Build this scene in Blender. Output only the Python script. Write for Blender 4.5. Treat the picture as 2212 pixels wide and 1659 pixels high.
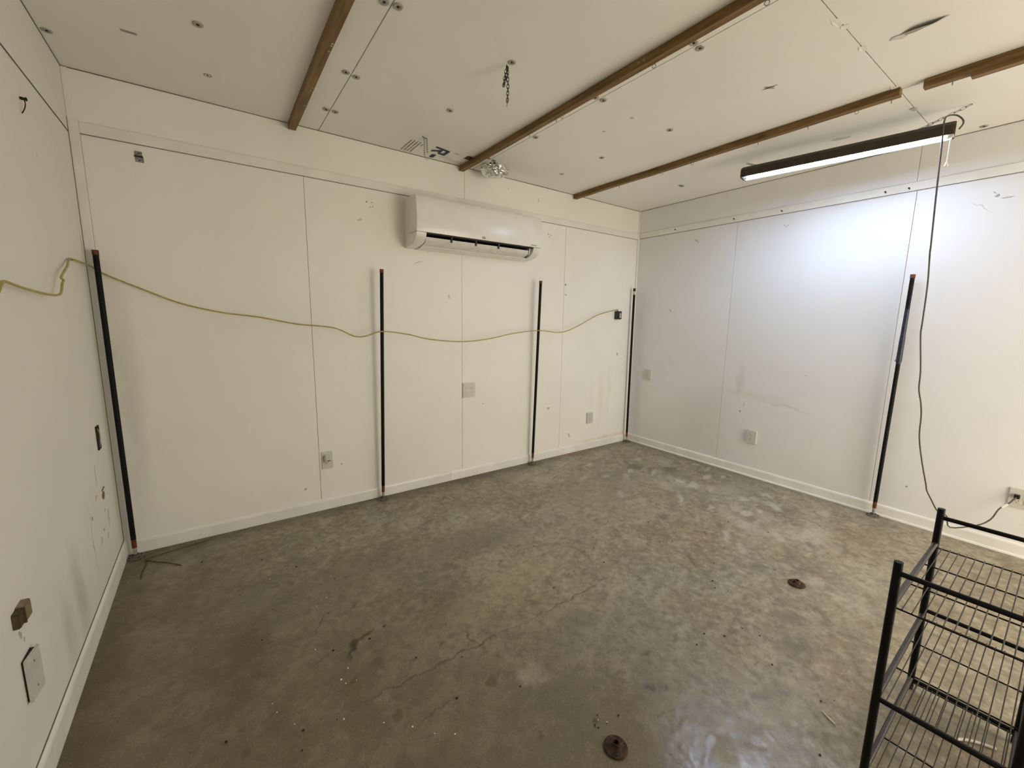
import bpy, bmesh, math, random
import numpy as np
from mathutils import Vector, Matrix, noise as mnoise

for o in list(bpy.data.objects):
    bpy.data.objects.remove(o, do_unlink=True)
scene = bpy.context.scene
COL = scene.collection
R = random.Random(7)

# ------------------------------------------------------------------ room size
W = 4.727          # left wall x=0, right wall x=W
H = 2.75           # ceiling height
YF = -5.00         # front wall behind the camera; back wall is y=0

# ------------------------------------------------------------------ camera
cam_d = bpy.data.cameras.new('camera')
cam = bpy.data.objects.new('camera', cam_d)
COL.objects.link(cam)
yaw, pit, rol = 0.620660751, -0.153423825, 0.0158665275
fw = Vector((math.sin(yaw) * math.cos(pit), math.cos(yaw) * math.cos(pit), math.sin(pit)))
rt = Vector((math.cos(yaw), -math.sin(yaw), 0))
up = rt.cross(fw)
r2 = math.cos(rol) * rt + math.sin(rol) * up
u2 = -math.sin(rol) * rt + math.cos(rol) * up
m = Matrix((( r2.x, u2.x, -fw.x, 0.540), (r2.y, u2.y, -fw.y, -3.329), (r2.z, u2.z, -fw.z, 1.482), (0, 0, 0, 1)))
cam.matrix_world = m
cam_d.sensor_fit = 'HORIZONTAL'
cam_d.sensor_width = 36
cam_d.lens = 903.2 / 2212 * 36
cam_d.clip_start = 0.02
scene.camera = cam

# ------------------------------------------------------------------ world, view
world = bpy.data.worlds.new('world')
scene.world = world
world.use_nodes = True
world.node_tree.nodes['Background'].inputs[0].default_value = (0.9, 0.95, 1.0, 1)
world.node_tree.nodes['Background'].inputs[1].default_value = 0.0
vs = scene.view_settings
vs.view_transform = 'Standard'
vs.look = 'None'
vs.gamma = 1
vs.use_curve_mapping = False
vs.exposure = 0.0
scene.cycles.use_light_tree = False      # two light sources only
LED_COLOR = (0.57, 0.71, 1.0)
LED_STRENGTH = 100.0
FILL_DOOR_COLOR = (1.0, 0.905, 0.735)          # warm fill from a glowing door added unseen behind the camera
FILL_DOOR_STRENGTH = 6.0

# ------------------------------------------------------------------ node helpers
class NT:
    def __init__(self, name):
        self.mat = bpy.data.materials.new(name)
        self.mat.use_nodes = True
        self.t = self.mat.node_tree
        self.bsdf = self.t.nodes['Principled BSDF']
        self._pos = None
    def n(self, typ, **kw):
        nd = self.t.nodes.new(typ)
        for k, v in kw.items():
            setattr(nd, k, v)
        return nd
    def put(self, sock, v):
        if isinstance(v, bpy.types.NodeSocket):
            self.t.links.new(v, sock)
        elif isinstance(v, (tuple, list)) and len(v) == 3 and sock.type == 'RGBA':
            sock.default_value = (*v, 1)
        else:
            sock.default_value = v
    def math(self, op, a, b=None, c=None, clamp=False):
        nd = self.n('ShaderNodeMath', operation=op)
        nd.use_clamp = clamp
        self.put(nd.inputs[0], a)
        if b is not None: self.put(nd.inputs[1], b)
        if c is not None: self.put(nd.inputs[2], c)
        return nd.outputs[0]
    def vmath(self, op, a, b=None):
        nd = self.n('ShaderNodeVectorMath', operation=op)
        self.put(nd.inputs[0], a)
        if b is not None: self.put(nd.inputs[1], b)
        return nd.outputs['Value'] if op in ('LENGTH', 'DOT_PRODUCT', 'DISTANCE') else nd.outputs[0]
    def mix(self, fac, a, b, blend='MIX'):
        nd = self.n('ShaderNodeMix', data_type='RGBA', blend_type=blend)
        self.put(nd.inputs[0], fac); self.put(nd.inputs[6], a); self.put(nd.inputs[7], b)
        return nd.outputs[2]
    def ramp(self, fac, lo, hi, a=0.0, b=1.0):
        nd = self.n('ShaderNodeMapRange', interpolation_type='SMOOTHSTEP')
        self.put(nd.inputs[0], fac)
        for i, v in ((1, lo), (2, hi), (3, a), (4, b)):
            self.put(nd.inputs[i], v)
        return nd.outputs[0]
    def pos(self):
        if self._pos is None:
            self._pos = self.n('ShaderNodeNewGeometry').outputs['Position']
        return self._pos
    def noise(self, scale, detail=4, rough=0.55, vec=None, out='Fac', dist=0.0):
        nd = self.n('ShaderNodeTexNoise')
        self.put(nd.inputs['Vector'], vec if vec is not None else self.pos())
        nd.inputs['Scale'].default_value = scale
        nd.inputs['Detail'].default_value = detail
        nd.inputs['Roughness'].default_value = rough
        nd.inputs['Distortion'].default_value = dist
        return nd.outputs[out]
    def plane(self, a, b):
        """two world axes as the xy of a flat coordinate"""
        s = self.n('ShaderNodeSeparateXYZ'); self.put(s.inputs[0], self.pos())
        c = self.n('ShaderNodeCombineXYZ')
        self.put(c.inputs[0], s.outputs[a]); self.put(c.inputs[1], s.outputs[b])
        return c.outputs[0]
    def blotch(self, uv, cx, cy, rx, ry, rot=0.0, edge=0.25):
        mp = self.n('ShaderNodeMapping', vector_type='TEXTURE')
        self.put(mp.inputs['Vector'], uv)
        mp.inputs['Location'].default_value = (cx, cy, 0)
        mp.inputs['Rotation'].default_value = (0, 0, rot)
        mp.inputs['Scale'].default_value = (rx, ry, 1)
        return self.ramp(self.vmath('LENGTH', mp.outputs[0]), 1 - edge, 1 + edge, 1, 0)
    def bump(self, h, strength=0.2, dist=0.01):
        b = self.n('ShaderNodeBump')
        b.inputs['Strength'].default_value = strength
        b.inputs['Distance'].default_value = dist
        self.put(b.inputs['Height'], h)
        self.t.links.new(b.outputs[0], self.bsdf.inputs['Normal'])
    def fin(self, col, rough=0.6, metal=0.0, spec=0.5):
        self.put(self.bsdf.inputs['Base Color'], col)
        self.put(self.bsdf.inputs['Roughness'], rough)
        self.put(self.bsdf.inputs['Metallic'], metal)
        self.put(self.bsdf.inputs['Specular IOR Level'], spec)
        return self.mat

def simple(name, col, rough=0.5, metal=0.0, var=0.12, scale=25, spec=0.5, bump=0.0):
    k = NT(name)
    f = k.noise(scale, 5)
    c = k.mix(k.ramp(f, 0.3, 0.7), tuple(x * (1 - var) for x in col), tuple(min(1, x * (1 + var)) for x in col))
    if bump:
        k.bump(k.noise(scale * 4, 4), bump, 0.002)
    return k.fin(c, rough, metal, spec)

WALL_MARKS = {}
def wall_mat(name, ax, base, marks, dirt=0.06, rough=0.5, wave=0.0):
    """paint with faint dirt and fly specks; soft marks and corner shade are mixed in, small marks become thin scuffs"""
    WALL_MARKS[name] = marks
    k = NT(name)
    big = k.noise(0.9, 3)
    c = k.mix(k.ramp(big, 0.3, 0.75), base, tuple(x * (1 - dirt) for x in base))
    sm = k.noise(5.0, 5, 0.65)
    c = k.mix(k.ramp(sm, 0.64, 0.80, 0, 0.10), c, (0.45, 0.41, 0.34))
    v = k.n('ShaderNodeTexVoronoi'); k.put(v.inputs['Vector'], k.pos()); v.inputs['Scale'].default_value = 3.2
    dots = k.ramp(v.outputs['Distance'], 0.010, 0.020, 1, 0)
    gate = k.ramp(big, 0.46, 0.52)
    c = k.mix(k.math('MULTIPLY', k.math('MULTIPLY', dots, gate), 0.6), c, (0.12, 0.11, 0.09))
    uv = None
    for (cx, cy, rx, ry, rot, edge, col, st) in marks:
        if max(rx, ry) > .13 or edge > .85:
            if uv is None:
                w = k.vmath('SCALE', k.vmath('SUBTRACT', k.noise(7, 3, 0.6, out='Color'), (0.5, 0.5, 0.5))); w.node.inputs['Scale'].default_value = 0.12
                sx = k.n('ShaderNodeSeparateXYZ'); k.put(sx.inputs[0], k.vmath('ADD', k.pos(), w))
                cb = k.n('ShaderNodeCombineXYZ'); k.put(cb.inputs[0], sx.outputs[ax[0]]); k.put(cb.inputs[1], sx.outputs[ax[1]])
                uv = cb.outputs[0]
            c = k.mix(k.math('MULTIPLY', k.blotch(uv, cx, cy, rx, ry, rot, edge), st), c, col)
    if wave: k.bump(k.noise(1.5, 2), wave, 0.05)
    return k.fin(c, rough, 0, 0.4)

DK = (0.09, 0.08, 0.06)
YEL = (0.62, 0.52, 0.28)
M = {}
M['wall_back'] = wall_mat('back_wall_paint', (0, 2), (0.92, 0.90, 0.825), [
    (2.235, 1.667, .010, .022, .3, .4, DK, .35), (1.965, 1.934, .04, .003, .3, .8, DK, .5),
    (3.590, 1.849, .014, .012, 0, .5, DK, .7), (3.595, 1.745, .010, .010, 0, .5, DK, .7),
    (4.453, 1.092, .010, .02, .3, .5, DK, .6), (1.023, 0.192, .012, .008, .5, .5, DK, .6),
    (1.289, 0.341, .006, .006, 0, .5, DK, .7), (2.583, 0.686, .007, .007, 0, .4, DK, .8),
    (1.555, 2.335, .008, .007, 0, .4, DK, .7), (1.595, 2.335, .006, .006, 0, .4, DK, .6),
    (1.580, 2.300, .006, .006, 0, .4, DK, .6), (1.60, 2.305, .006, .006, 0, .4, DK, .6),
    (3.335, 2.325, .010, .010, 0, .4, DK, .7), (3.365, 2.318, .008, .008, 0, .4, DK, .6), (3.350, 2.298, .008, .007, 0, .4, DK, .6),
    (1.50, 2.20, .02, .01, .5, .8, DK, .35), (2.844, 2.659, .006, .006, 0, .5, DK, .6), (3.2, 2.62, .008, .02, 0, .6, DK, .4),
    (4.20, 0.62, .05, .28, 0, .9, YEL, .16), (4.33, 0.66, .03, .24, 0, .9, YEL, .16), (4.05, 0.60, .03, .2, 0, .9, YEL, .10),
    (4.30, 0.08, .38, .03, 0, .8, YEL, .5), (3.40, 0.55, .02, .015, 0, .6, DK, .5), (3.72, 0.20, .012, .03, .4, .6, DK, .5),
    (0.12, 0.95, .04, .5, 0, .95, (.5, .46, .38), .3),  # soft shade beside the corner pipe, painted into the wall colour
])
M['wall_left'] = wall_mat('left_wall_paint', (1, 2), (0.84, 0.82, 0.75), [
    (-0.50, 0.56, .02, .006, .8, .6, DK, .6), (-0.62, 0.50, .012, .012, 0, .5, DK, .7), (-0.66, 0.40, .006, .14, .1, .8, DK, .4),
    (-0.45, 0.66, .006, .06, 0, .8, DK, .4), (-0.43, 0.36, .012, .010, 0, .5, DK, .7), (-0.50, 0.33, .02, .02, 0, .7, DK, .3),
    (-0.36, 0.44, .008, .01, 0, .5, DK, .6), (-0.30, 0.38, .02, .05, 0, .8, DK, .3), (-0.36, 0.30, .01, .02, 0, .6, DK, .4),
    (-0.95, 0.30, .06, .18, .2, .95, (.42, .39, .28), .5), (-1.15, 0.26, .05, .13, .2, .95, (.42, .39, .28), .4),
    (-1.56, 0.52, .008, .02, .5, .6, DK, .5), (-1.54, 0.49, .006, .01, 0, .5, DK, .5), (-0.06, 1.85, .006, .05, 0, .6, DK, .5),
    (-0.05, 0.8, .05, .9, 0, .95, (.5, .46, .38), .25),  # corner darkening painted into the left wall's colour
])
M['wall_right'] = wall_mat('right_wall_paint', (1, 2), (0.865, 0.86, 0.845), [
    (-0.742, 2.322, .02, .012, .5, .6, DK, .45), (-0.72, 2.335, .006, .006, 0, .5, DK, .6), (-0.76, 2.305, .008, .006, 0, .5, DK, .5),
    (-2.815, 2.318, .012, .012, 0, .5, DK, .6), (-2.86, 2.298, .03, .004, 0, .6, DK, .5), (-2.80, 2.34, .012, .004, .6, .6, DK, .5),
    (-1.57, 2.34, .005, .005, 0, .5, DK, .8), (-1.60, 2.335, .005, .005, 0, .5, DK, .8), (-1.585, 2.325, .005, .005, 0, .5, DK, .7),
    (-0.490, 1.606, .03, .005, .8, .6, DK, .6), (-1.40, 0.80, .30, .035, .05, .95, YEL, .16), (-1.75, 0.735, .14, .010, .1, .9, (.3, .27, .22), .2),
    (-1.32, 0.9, .03, .14, 0, .95, (.45, .42, .36), .25), (-1.35, 0.62, .012, .012, 0, .5, DK, .6), (-1.38, 0.70, .004, .03, 0, .6, DK, .5),
    (-2.62, 0.28, .01, .008, 0, .5, DK, .6), (-2.75, 2.26, .06, .003, .6, .9, DK, .4), (-1.0, 0.45, .30, .30, 0, .99, (.62, .58, .52), .35),
    (-2.36, 0.55, .10, .4, 0, .99, (.62, .58, .52), .3),
], rough=0.38, wave=0.35)
M['ceiling'] = wall_mat('ceiling_board_facing', (0, 1), (0.92, 0.90, 0.845), [
    (2.800, -1.187, .014, .012, 0, .5, (.3, .28, .24), .6), (2.797, -1.425, .014, .012, 0, .5, (.3, .28, .24), .6),
    (3.126, -2.625, .02, .03, .4, .7, (.35, .33, .30), .5), (4.022, -2.501, .03, .02, .2, .7, (.25, .22, .18), .6),
    (4.17, -2.10, .02, .05, .2, .5, (.25, .22, .2), .5), (3.106, -2.10, .012, .035, 1.2, .6, (.35, .33, .3), .8),
    (2.16, -0.09, .05, .03, 0, .9, (.3, .28, .24), .4), (2.3, -0.05, .10, .04, 0, .9, (.3, .28, .24), .4), (2.20, -0.22, .03, .01, 0, .8, (.3, .28, .24), .5),
], rough=0.42)

def vnoise(x, y, seed):
    rs = np.random.RandomState(seed)
    tab = rs.rand(256, 256)
    xi = np.floor(x).astype(int); yi = np.floor(y).astype(int)
    fx = x - xi; fy = y - yi
    fx = fx * fx * (3 - 2 * fx); fy = fy * fy * (3 - 2 * fy)
    g = lambda i, j: tab[(xi + i) & 255, (yi + j) & 255]
    return (g(0, 0) * (1 - fx) + g(1, 0) * fx) * (1 - fy) + (g(0, 1) * (1 - fx) + g(1, 1) * fx) * fy
def fbm(x, y, sc, octv, seed, rough=0.55):
    t = 0; a = 1.0; tot = 0
    for o in range(octv):
        t = t + a * vnoise(x * sc + 17.3 * o, y * sc + 9.1 * o, seed + o); tot += a; a *= rough; sc *= 2.03
    return t / tot
def sstep(v, lo, hi):
    t = np.clip((v - lo) / (hi - lo), 0, 1)
    return t * t * (3 - 2 * t)
def floor_colour(x, y):
    """concrete colour, its stains and the dim near-left floor painted in, per floor point"""
    wx = (fbm(x, y, 3.5, 5, 11, .62) - .5); wy = (fbm(x, y, 3.5, 5, 31, .62) - .5)
    X = x + wx * .34; Y = y + wy * .34
    vx = (fbm(x, y, 20, 4, 51, .6) - .5); vy = (fbm(x, y, 20, 4, 71, .6) - .5)
    X2 = x + vx * .05 + wx * .03; Y2 = y + vy * .05 + wy * .03
    c = np.zeros(x.shape + (3,))
    def mx(c, f, col): return c + f[..., None] * (np.array(col) - c)
    a = fbm(X, Y, .9, 4, 1)
    c = c + np.array((.232, .205, .148)); c = mx(c, sstep(a, .35, .65), (.298, .270, .208))
    c = mx(c, .34 * sstep(fbm(X, Y, 2.6, 7, 2, .65), .50, .68), (.150, .133, .100))
    c = mx(c, .42 * sstep(fbm(X, Y, 1.9, 7, 3, .62), .52, .70), (.355, .338, .285))
    c = mx(c, .50 * sstep(fbm(X, Y, 1.3, 5, 4, .6), .52, .68), (.215, .215, .178))
    c = mx(c, .45 * sstep(fbm(X, Y, 1.6, 5, 5, .6), .56, .70), (.235, .175, .100))
    ca, sa = math.cos(.5), math.sin(.5)
    s = fbm((X * ca + Y * sa) * 3, (Y * ca - X * sa) * 13, 1.5, 6, 6, .68)
    c = mx(c, .34 * sstep(s, .55, .70), (.135, .120, .092)); c = mx(c, .26 * sstep(-s, -.46, -.34), (.36, .335, .285))
    s2 = fbm((X * ca - Y * sa) * 4, (Y * ca + X * sa) * 11, 1.9, 6, 16, .7)
    c = mx(c, .28 * sstep(s2, .56, .70), (.13, .115, .088))
    f = fbm(x + .4 * vx * .05, y, 34, 4, 7, .7)
    f3 = fbm(x * 1.6 + y * .6, y * 1.2 - x * .4, 11, 5, 27, .72)
    c = mx(c, .26 * sstep(f3, .54, .66), (.150, .128, .092)); c = mx(c, .18 * sstep(-f3, -.44, -.34), (.36, .325, .255))
    c = mx(c, .60 * sstep(f, .54, .70), (.115, .098, .070)); c = mx(c, .45 * sstep(-f, -.44, -.30), (.42, .385, .315))
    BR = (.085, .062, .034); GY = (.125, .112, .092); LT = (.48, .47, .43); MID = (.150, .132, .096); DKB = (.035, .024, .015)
    def blot(X, Y, cx, cy, rx, ry, rot, edge):
        dx = X - cx; dy = Y - cy
        u = (dx * math.cos(rot) + dy * math.sin(rot)) / rx; v = (dy * math.cos(rot) - dx * math.sin(rot)) / ry
        return 1 - sstep(np.sqrt(u * u + v * v), 1 - edge, 1 + edge)
    soft = [
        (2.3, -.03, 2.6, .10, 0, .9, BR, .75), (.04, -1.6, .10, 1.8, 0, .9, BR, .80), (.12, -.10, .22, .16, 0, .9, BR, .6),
        (.75, -1.95, .85, .80, .5, .8, (.115, .092, .055), .72), (1.25, -2.60, .80, .45, .2, .8, (.115, .092, .057), .66), (.35, -1.0, .35, .8, 0, .9, (.12, .096, .058), .55),  # broad brown grime, deepened to paint in the dimmer near-left floor
        (4.68, -1.2, .05, 1.3, 0, .9, GY, .5), (3.9, -.03, .5, .05, 0, .8, (.2, .14, .06), .5),
        (1.05, -1.0, .55, .16, .3, .8, MID, .45), (1.85, -1.05, .45, .13, .1, .7, MID, .6), (2.3, -1.15, .3, .10, .2, .8, GY, .45),
        (.75, -.75, .30, .10, .6, .9, MID, .5), (.55, -1.25, .25, .12, .9, .9, BR, .35), (.55, -1.75, .10, .30, .2, .9, BR, .45),
        (4.02, -.76, .11, .07, .4, .35, GY, .75), (4.20, -1.03, .08, .14, -.3, .35, GY, .85), (4.10, -.90, .10, .03, .6, .4, GY, .6),
        (3.84, -1.35, .16, .08, .5, .8, GY, .55), (3.70, -1.66, .07, .04, .3, .6, GY, .6), (3.47, -1.85, .09, .035, .4, .6, GY, .65),
        (4.35, -1.60, .20, .09, .3, .9, GY, .5), (3.3, -.9, .5, .35, .3, .95, (.22, .20, .15), .5),
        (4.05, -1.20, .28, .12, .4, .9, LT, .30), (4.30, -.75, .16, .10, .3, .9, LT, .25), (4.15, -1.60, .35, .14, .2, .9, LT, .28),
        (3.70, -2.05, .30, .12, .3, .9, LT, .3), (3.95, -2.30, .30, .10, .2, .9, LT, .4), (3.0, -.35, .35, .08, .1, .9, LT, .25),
        (1.80, -1.55, .30, .10, .4, .9, (.36, .33, .22), .5), (2.05, -.75, .25, .07, .3, .9, LT, .25), (1.55, -.55, .25, .06, .2, .9, LT, .2),
        (2.05, -2.05, .24, .16, .3, .8, (.14, .142, .125), .55), (2.0, -2.35, .14, .10, .5, .8, (.14, .142, .125), .45),
        (1.45, -2.35, .18, .12, .3, .9, GY, .45), (1.52, -2.15, .07, .05, .3, .9, LT, .35),
        (2.75, -2.60, .16, .05, .6, .9, GY, .45), (2.6, -2.72, .09, .06, .3, .9, GY, .4), (3.3, -2.75, .3, .10, .2, .9, LT, .25)]
    brk = .45 + 1.1 * sstep(fbm(X2, Y2, 9, 5, 41, .65), .36, .62)
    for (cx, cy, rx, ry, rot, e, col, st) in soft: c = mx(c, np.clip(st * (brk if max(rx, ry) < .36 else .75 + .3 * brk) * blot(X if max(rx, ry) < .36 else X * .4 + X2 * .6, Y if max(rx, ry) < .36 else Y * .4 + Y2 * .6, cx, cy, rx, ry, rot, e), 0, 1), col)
    hard = [
        (1.375, -2.049, .020, .038, -.55, .25, (.09, .068, .05), .85), (1.415, -2.03, .012, .010, 0, .3, (.09, .07, .05), .6),
        (.966, -1.533, .014, .038, -.5, .4, DKB, 1.), (.935, -1.565, .008, .04, -.4, .5, DKB, .9),
        (1.023, -1.496, .04, .010, .4, .5, DKB, .95), (1.11, -1.49, .014, .010, .4, .5, DKB, .9), (.86, -1.30, .006, .07, -.5, .6, DKB, .7),
        (1.005, -1.981, .02, .018, 0, .4, (.085, .07, .045), .7), (.90, -1.72, .03, .010, .6, .6, (.07, .055, .035), .7),
        (1.02, -1.70, .02, .03, .4, .7, (.09, .07, .045), .6), (1.892, -2.445, .012, .02, .6, .4, (.07, .06, .045), .8),
        (3.25, -1.72, .03, .012, .4, .5, GY, .7), (3.10, -1.75, .02, .010, .3, .5, GY, .6),
        (2.90, -2.0, .012, .09, -.7, .6, (.08, .06, .04), .6), (2.58, -2.48, .012, .09, -.6, .6, (.10, .07, .045), .5),
        (1.30, -1.75, .02, .005, .3, .6, DKB, .6), (.66, -1.30, .02, .012, 0, .5, (.07, .05, .02), .7),
        (2.15, -1.95, .02, .012, .3, .5, GY, .7), (2.25, -1.80, .025, .012, .3, .5, GY, .6), (2.45, -1.95, .02, .014, .2, .5, GY, .6),
        (1.75, -.62, .05, .012, .3, .6, GY, .6), (1.95, -.70, .04, .010, .4, .6, GY, .6), (1.85, -.80, .05, .012, .2, .6, GY, .5),
        (2.60, -.85, .04, .012, .3, .6, GY, .5), (2.9, -.62, .05, .014, .2, .6, GY, .5), (2.4, -.95, .05, .012, .3, .6, LT, .5),
        (4.0, -1.93, .03, .02, 0, .7, LT, .8), (4.26, -.80, .02, .008, .3, .5, LT, .8)]
    rs = random.Random(5)
    for _ in range(70):                                             # worn and wet patches towards the right wall
        hard.append((rs.uniform(3.2, 4.6), rs.uniform(-2.6, -.35), rs.uniform(.02, .10), rs.uniform(.010, .04), rs.uniform(.0, .9), .5, rs.choice([LT, GY, LT, MID, (.40, .40, .38)]), rs.uniform(.3, .7)))
    for _ in range(150):                                            # short dark nicks and scratches
        hard.append((rs.uniform(.25, 4.4), rs.uniform(-2.9, -.15), rs.uniform(.006, .026), rs.uniform(.003, .007), rs.uniform(-.3, 1.3), .7, rs.choice([DKB, BR, DKB, GY, MID]), rs.uniform(.4, .8)))
    for _ in range(60):                                             # small drips and scuffs all over
        hard.append((rs.uniform(.3, 4.4), rs.uniform(-2.9, -.3), rs.uniform(.010, .05), rs.uniform(.006, .018), rs.uniform(-.4, 1.0), .6, rs.choice([GY, MID, BR, MID, GY]), rs.uniform(.3, .65)))
    gx, gy = x[:, 0], y[0, :]
    for (cx, cy, rx, ry, rot, e, col, st) in hard:                  # each worked out in its own small window
        r = max(rx, ry) * 1.8 + .06
        i0, i1 = np.searchsorted(gx, (cx - r, cx + r)); j0, j1 = np.searchsorted(gy, (cy - r, cy + r))
        if i1 > i0 and j1 > j0:
            w = np.s_[i0:i1, j0:j1]
            c[w] = mx(c[w], st * blot(X2[w], Y2[w], cx, cy, rx, ry, rot, e), col)
    for (cx, cy, rx, ry, rot) in [(1.30, -1.85, .42, .005, -.01), (2.02, -1.845, .30, .004, .05), (3.98, -.50, .50, .004, .95), (1.42, -1.80, .004, .07, .1), (1.15, -2.05, .08, .004, .1)]:
        c = mx(c, .75 * blot(X2, Y2, cx, cy, rx, ry, rot, .6), (.05, .04, .028))
    gl = blot(X, Y, 1.95, -2.84, .40, .27, .3, .40)
    rough = .64 - .16 * sstep(fbm(x, y, 7, 5, 9, .65), .35, .65) - .42 * gl * (.4 + .6 * sstep(fbm(X2, Y2, 16, 4, 19, .6), .35, .6))
    hgt = (f - .5) * .0016 + (s - .5) * .0022 + (fbm(x, y, 60, 3, 13, .6) - .5) * .0010 - .0012
    return np.clip(c * np.array((1.22, 1.155, 1.02)), 0, 1), np.clip(rough, .25, 1), hgt
def concrete():
    k = NT('stained_shaded_concrete')
    at = k.n('ShaderNodeAttribute'); at.attribute_name = 'tone'
    f = k.noise(130, 3, 0.7)
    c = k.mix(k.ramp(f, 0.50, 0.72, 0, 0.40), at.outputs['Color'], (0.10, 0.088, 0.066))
    c = k.mix(k.ramp(f, 0.46, 0.30, 0, 0.25), c, (0.42, 0.40, 0.34))
    return k.fin(c, at.outputs['Alpha'], 0, 0.65)
M['floor'] = concrete()

def wood():
    k = NT('brown_pine')
    st = k.n('ShaderNodeMapping'); k.put(st.inputs['Vector'], k.pos()); st.inputs['Scale'].default_value = (30, 1.6, 30)
    g = k.noise(2.2, 6, 0.6, vec=st.outputs[0])
    c = k.mix(k.ramp(g, 0.3, 0.7), (0.120, 0.062, 0.014), (0.255, 0.148, 0.045))
    kn = k.n('ShaderNodeTexVoronoi'); k.put(kn.inputs['Vector'], k.vmath('MULTIPLY', k.pos(), (3, 1, 3))); kn.inputs['Scale'].default_value = 2.2
    c = k.mix(k.ramp(kn.outputs['Distance'], 0.03, 0.09, 0.8, 0), c, (0.05, 0.022, 0.008))
    k.bump(g, 0.2, 0.003)
    return k.fin(c, 0.55, 0, 0.4)
M['wood'] = wood()
M['trim'] = simple('white_trim_paint', (0.85, 0.83, 0.765), 0.42, 0, 0.04, 6)
M['base'] = simple('white_baseboard_paint', (0.86, 0.845, 0.79), 0.35, 0, 0.05, 5)
M['gap'] = simple('dark_joint', (0.16, 0.14, 0.11), 0.9, 0, 0.1)
M['black'] = simple('black_pipe_paint', (0.004, 0.005, 0.006), 0.55, 0, 0.3, 30, 0.18)
M['rack'] = simple('black_enamel', (0.004, 0.004, 0.005), 0.45, 0, 0.2, 30, 0.2)
M['rack_tube'] = simple('grey_brown_tube', (0.050, 0.044, 0.044), 0.34, 0.5, 0.2, 30)
M['wire'] = simple('dark_wire', (0.030, 0.025, 0.017), 0.4, 0.5, 0.2, 40)
M['rust'] = simple('rusty_iron', (0.070, 0.040, 0.027), 0.8, 0.2, 0.6, 60, 0.3, 0.6)
M['rust2'] = simple('orange_rusty_thread', (0.13, 0.034, 0.014), 0.65, 0.1, 0.4, 50)
M['galv'] = simple('galvanized_steel', (0.42, 0.41, 0.37), 0.45, 0.7, 0.2, 40)
M['flange'] = simple('dull_grey_flange', (0.16, 0.145, 0.115), 0.6, 0.4, 0.3, 60)
M['steel'] = simple('dull_steel', (0.33, 0.32, 0.30), 0.45, 0.85, 0.25, 40)
M['dark'] = simple('dark_cavity', (0.012, 0.011, 0.010), 0.7, 0, 0.2)
M['ac'] = simple('white_ac_plastic', (0.84, 0.82, 0.765), 0.22, 0, 0.03, 8)
M['ac_in'] = simple('ivory_louver', (0.74, 0.715, 0.65), 0.4, 0, 0.08, 20)
M['plate'] = simple('white_plate_plastic', (0.66, 0.64, 0.57), 0.35, 0, 0.05, 20)
M['plate_grey'] = simple('pale_grey_plate', (0.60, 0.575, 0.54), 0.4, 0, 0.06, 20)
M['slot'] = simple('slot_black', (0.03, 0.028, 0.025), 0.6, 0, 0.2)
M['cord_yellow'] = simple('yellow_cord', (0.42, 0.355, 0.10), 0.5, 0, 0.18, 30)
M['cord_brown'] = simple('brown_grey_cord', (0.085, 0.072, 0.055), 0.4, 0, 0.25, 12)
M['cord_white'] = simple('white_cord', (0.80, 0.77, 0.66), 0.45, 0, 0.1, 30)
M['housing'] = simple('dark_bronze_housing', (0.040, 0.030, 0.018), 0.42, 0.2, 0.2, 20)
M['chain'] = simple('blackened_chain', (0.045, 0.038, 0.028), 0.45, 0.7, 0.3, 60)
M['chain_zinc'] = simple('zinc_chain', (0.28, 0.27, 0.25), 0.4, 0.8, 0.3, 60)
M['washer'] = simple('grey_plastic_washer', (0.40, 0.38, 0.33), 0.45, 0.2, 0.2, 60)
M['screw'] = simple('black_screw', (0.02, 0.018, 0.015), 0.5, 0.5, 0.2)
M['navy'] = simple('navy_print', (0.012, 0.020, 0.085), 0.6, 0, 0.15, 60)
M['maroon'] = simple('dark_red_print', (0.065, 0.022, 0.020), 0.6, 0, 0.2, 60)
M['print'] = simple('grey_print', (0.22, 0.205, 0.175), 0.6, 0, 0.15, 60)
M['tan'] = simple('tan_plastic', (0.22, 0.165, 0.085), 0.45, 0, 0.15, 30)
M['tan_dark'] = simple('dark_tan_plastic', (0.075, 0.050, 0.022), 0.5, 0, 0.2, 30)
M['brown_hole'] = simple('bare_wood_brown', (0.24, 0.13, 0.045), 0.8, 0, 0.3, 120)
M['boxgreen'] = simple('dark_green_grey_box', (0.045, 0.052, 0.038), 0.45, 0.4, 0.25, 40)
M['tape'] = simple('navy_tape', (0.016, 0.020, 0.045), 0.4, 0, 0.2, 40)
M['twig'] = simple('dry_twig', (0.07, 0.045, 0.02), 0.8, 0, 0.3, 60)
M['crumb_dark'] = simple('dark_crumb', (0.02, 0.015, 0.01), 0.8, 0, 0.3, 60)
M['crumb_white'] = simple('white_crumb', (0.85, 0.82, 0.72), 0.7, 0, 0.1, 60)
k = NT('crumpled_foil')
k.bump(k.noise(40, 3), 0.5, 0.01)
M['foil'] = k.fin((0.80, 0.80, 0.79), 0.10, 1.0, 0.5)

def emit(name, col, st):
    k = NT(name)
    k.fin((0.9, 0.9, 0.9), 0.4)
    k.put(k.bsdf.inputs['Emission Color'], col)
    k.bsdf.inputs['Emission Strength'].default_value = st
    return k.mat
M['reflector'] = simple('white_reflector', (0.88, 0.88, 0.88), 0.4, 0, 0.02)
M['led'] = emit('lit_diffuser', LED_COLOR, LED_STRENGTH)
M['pane'] = emit('fill_door_glow', FILL_DOOR_COLOR, FILL_DOOR_STRENGTH)

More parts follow.
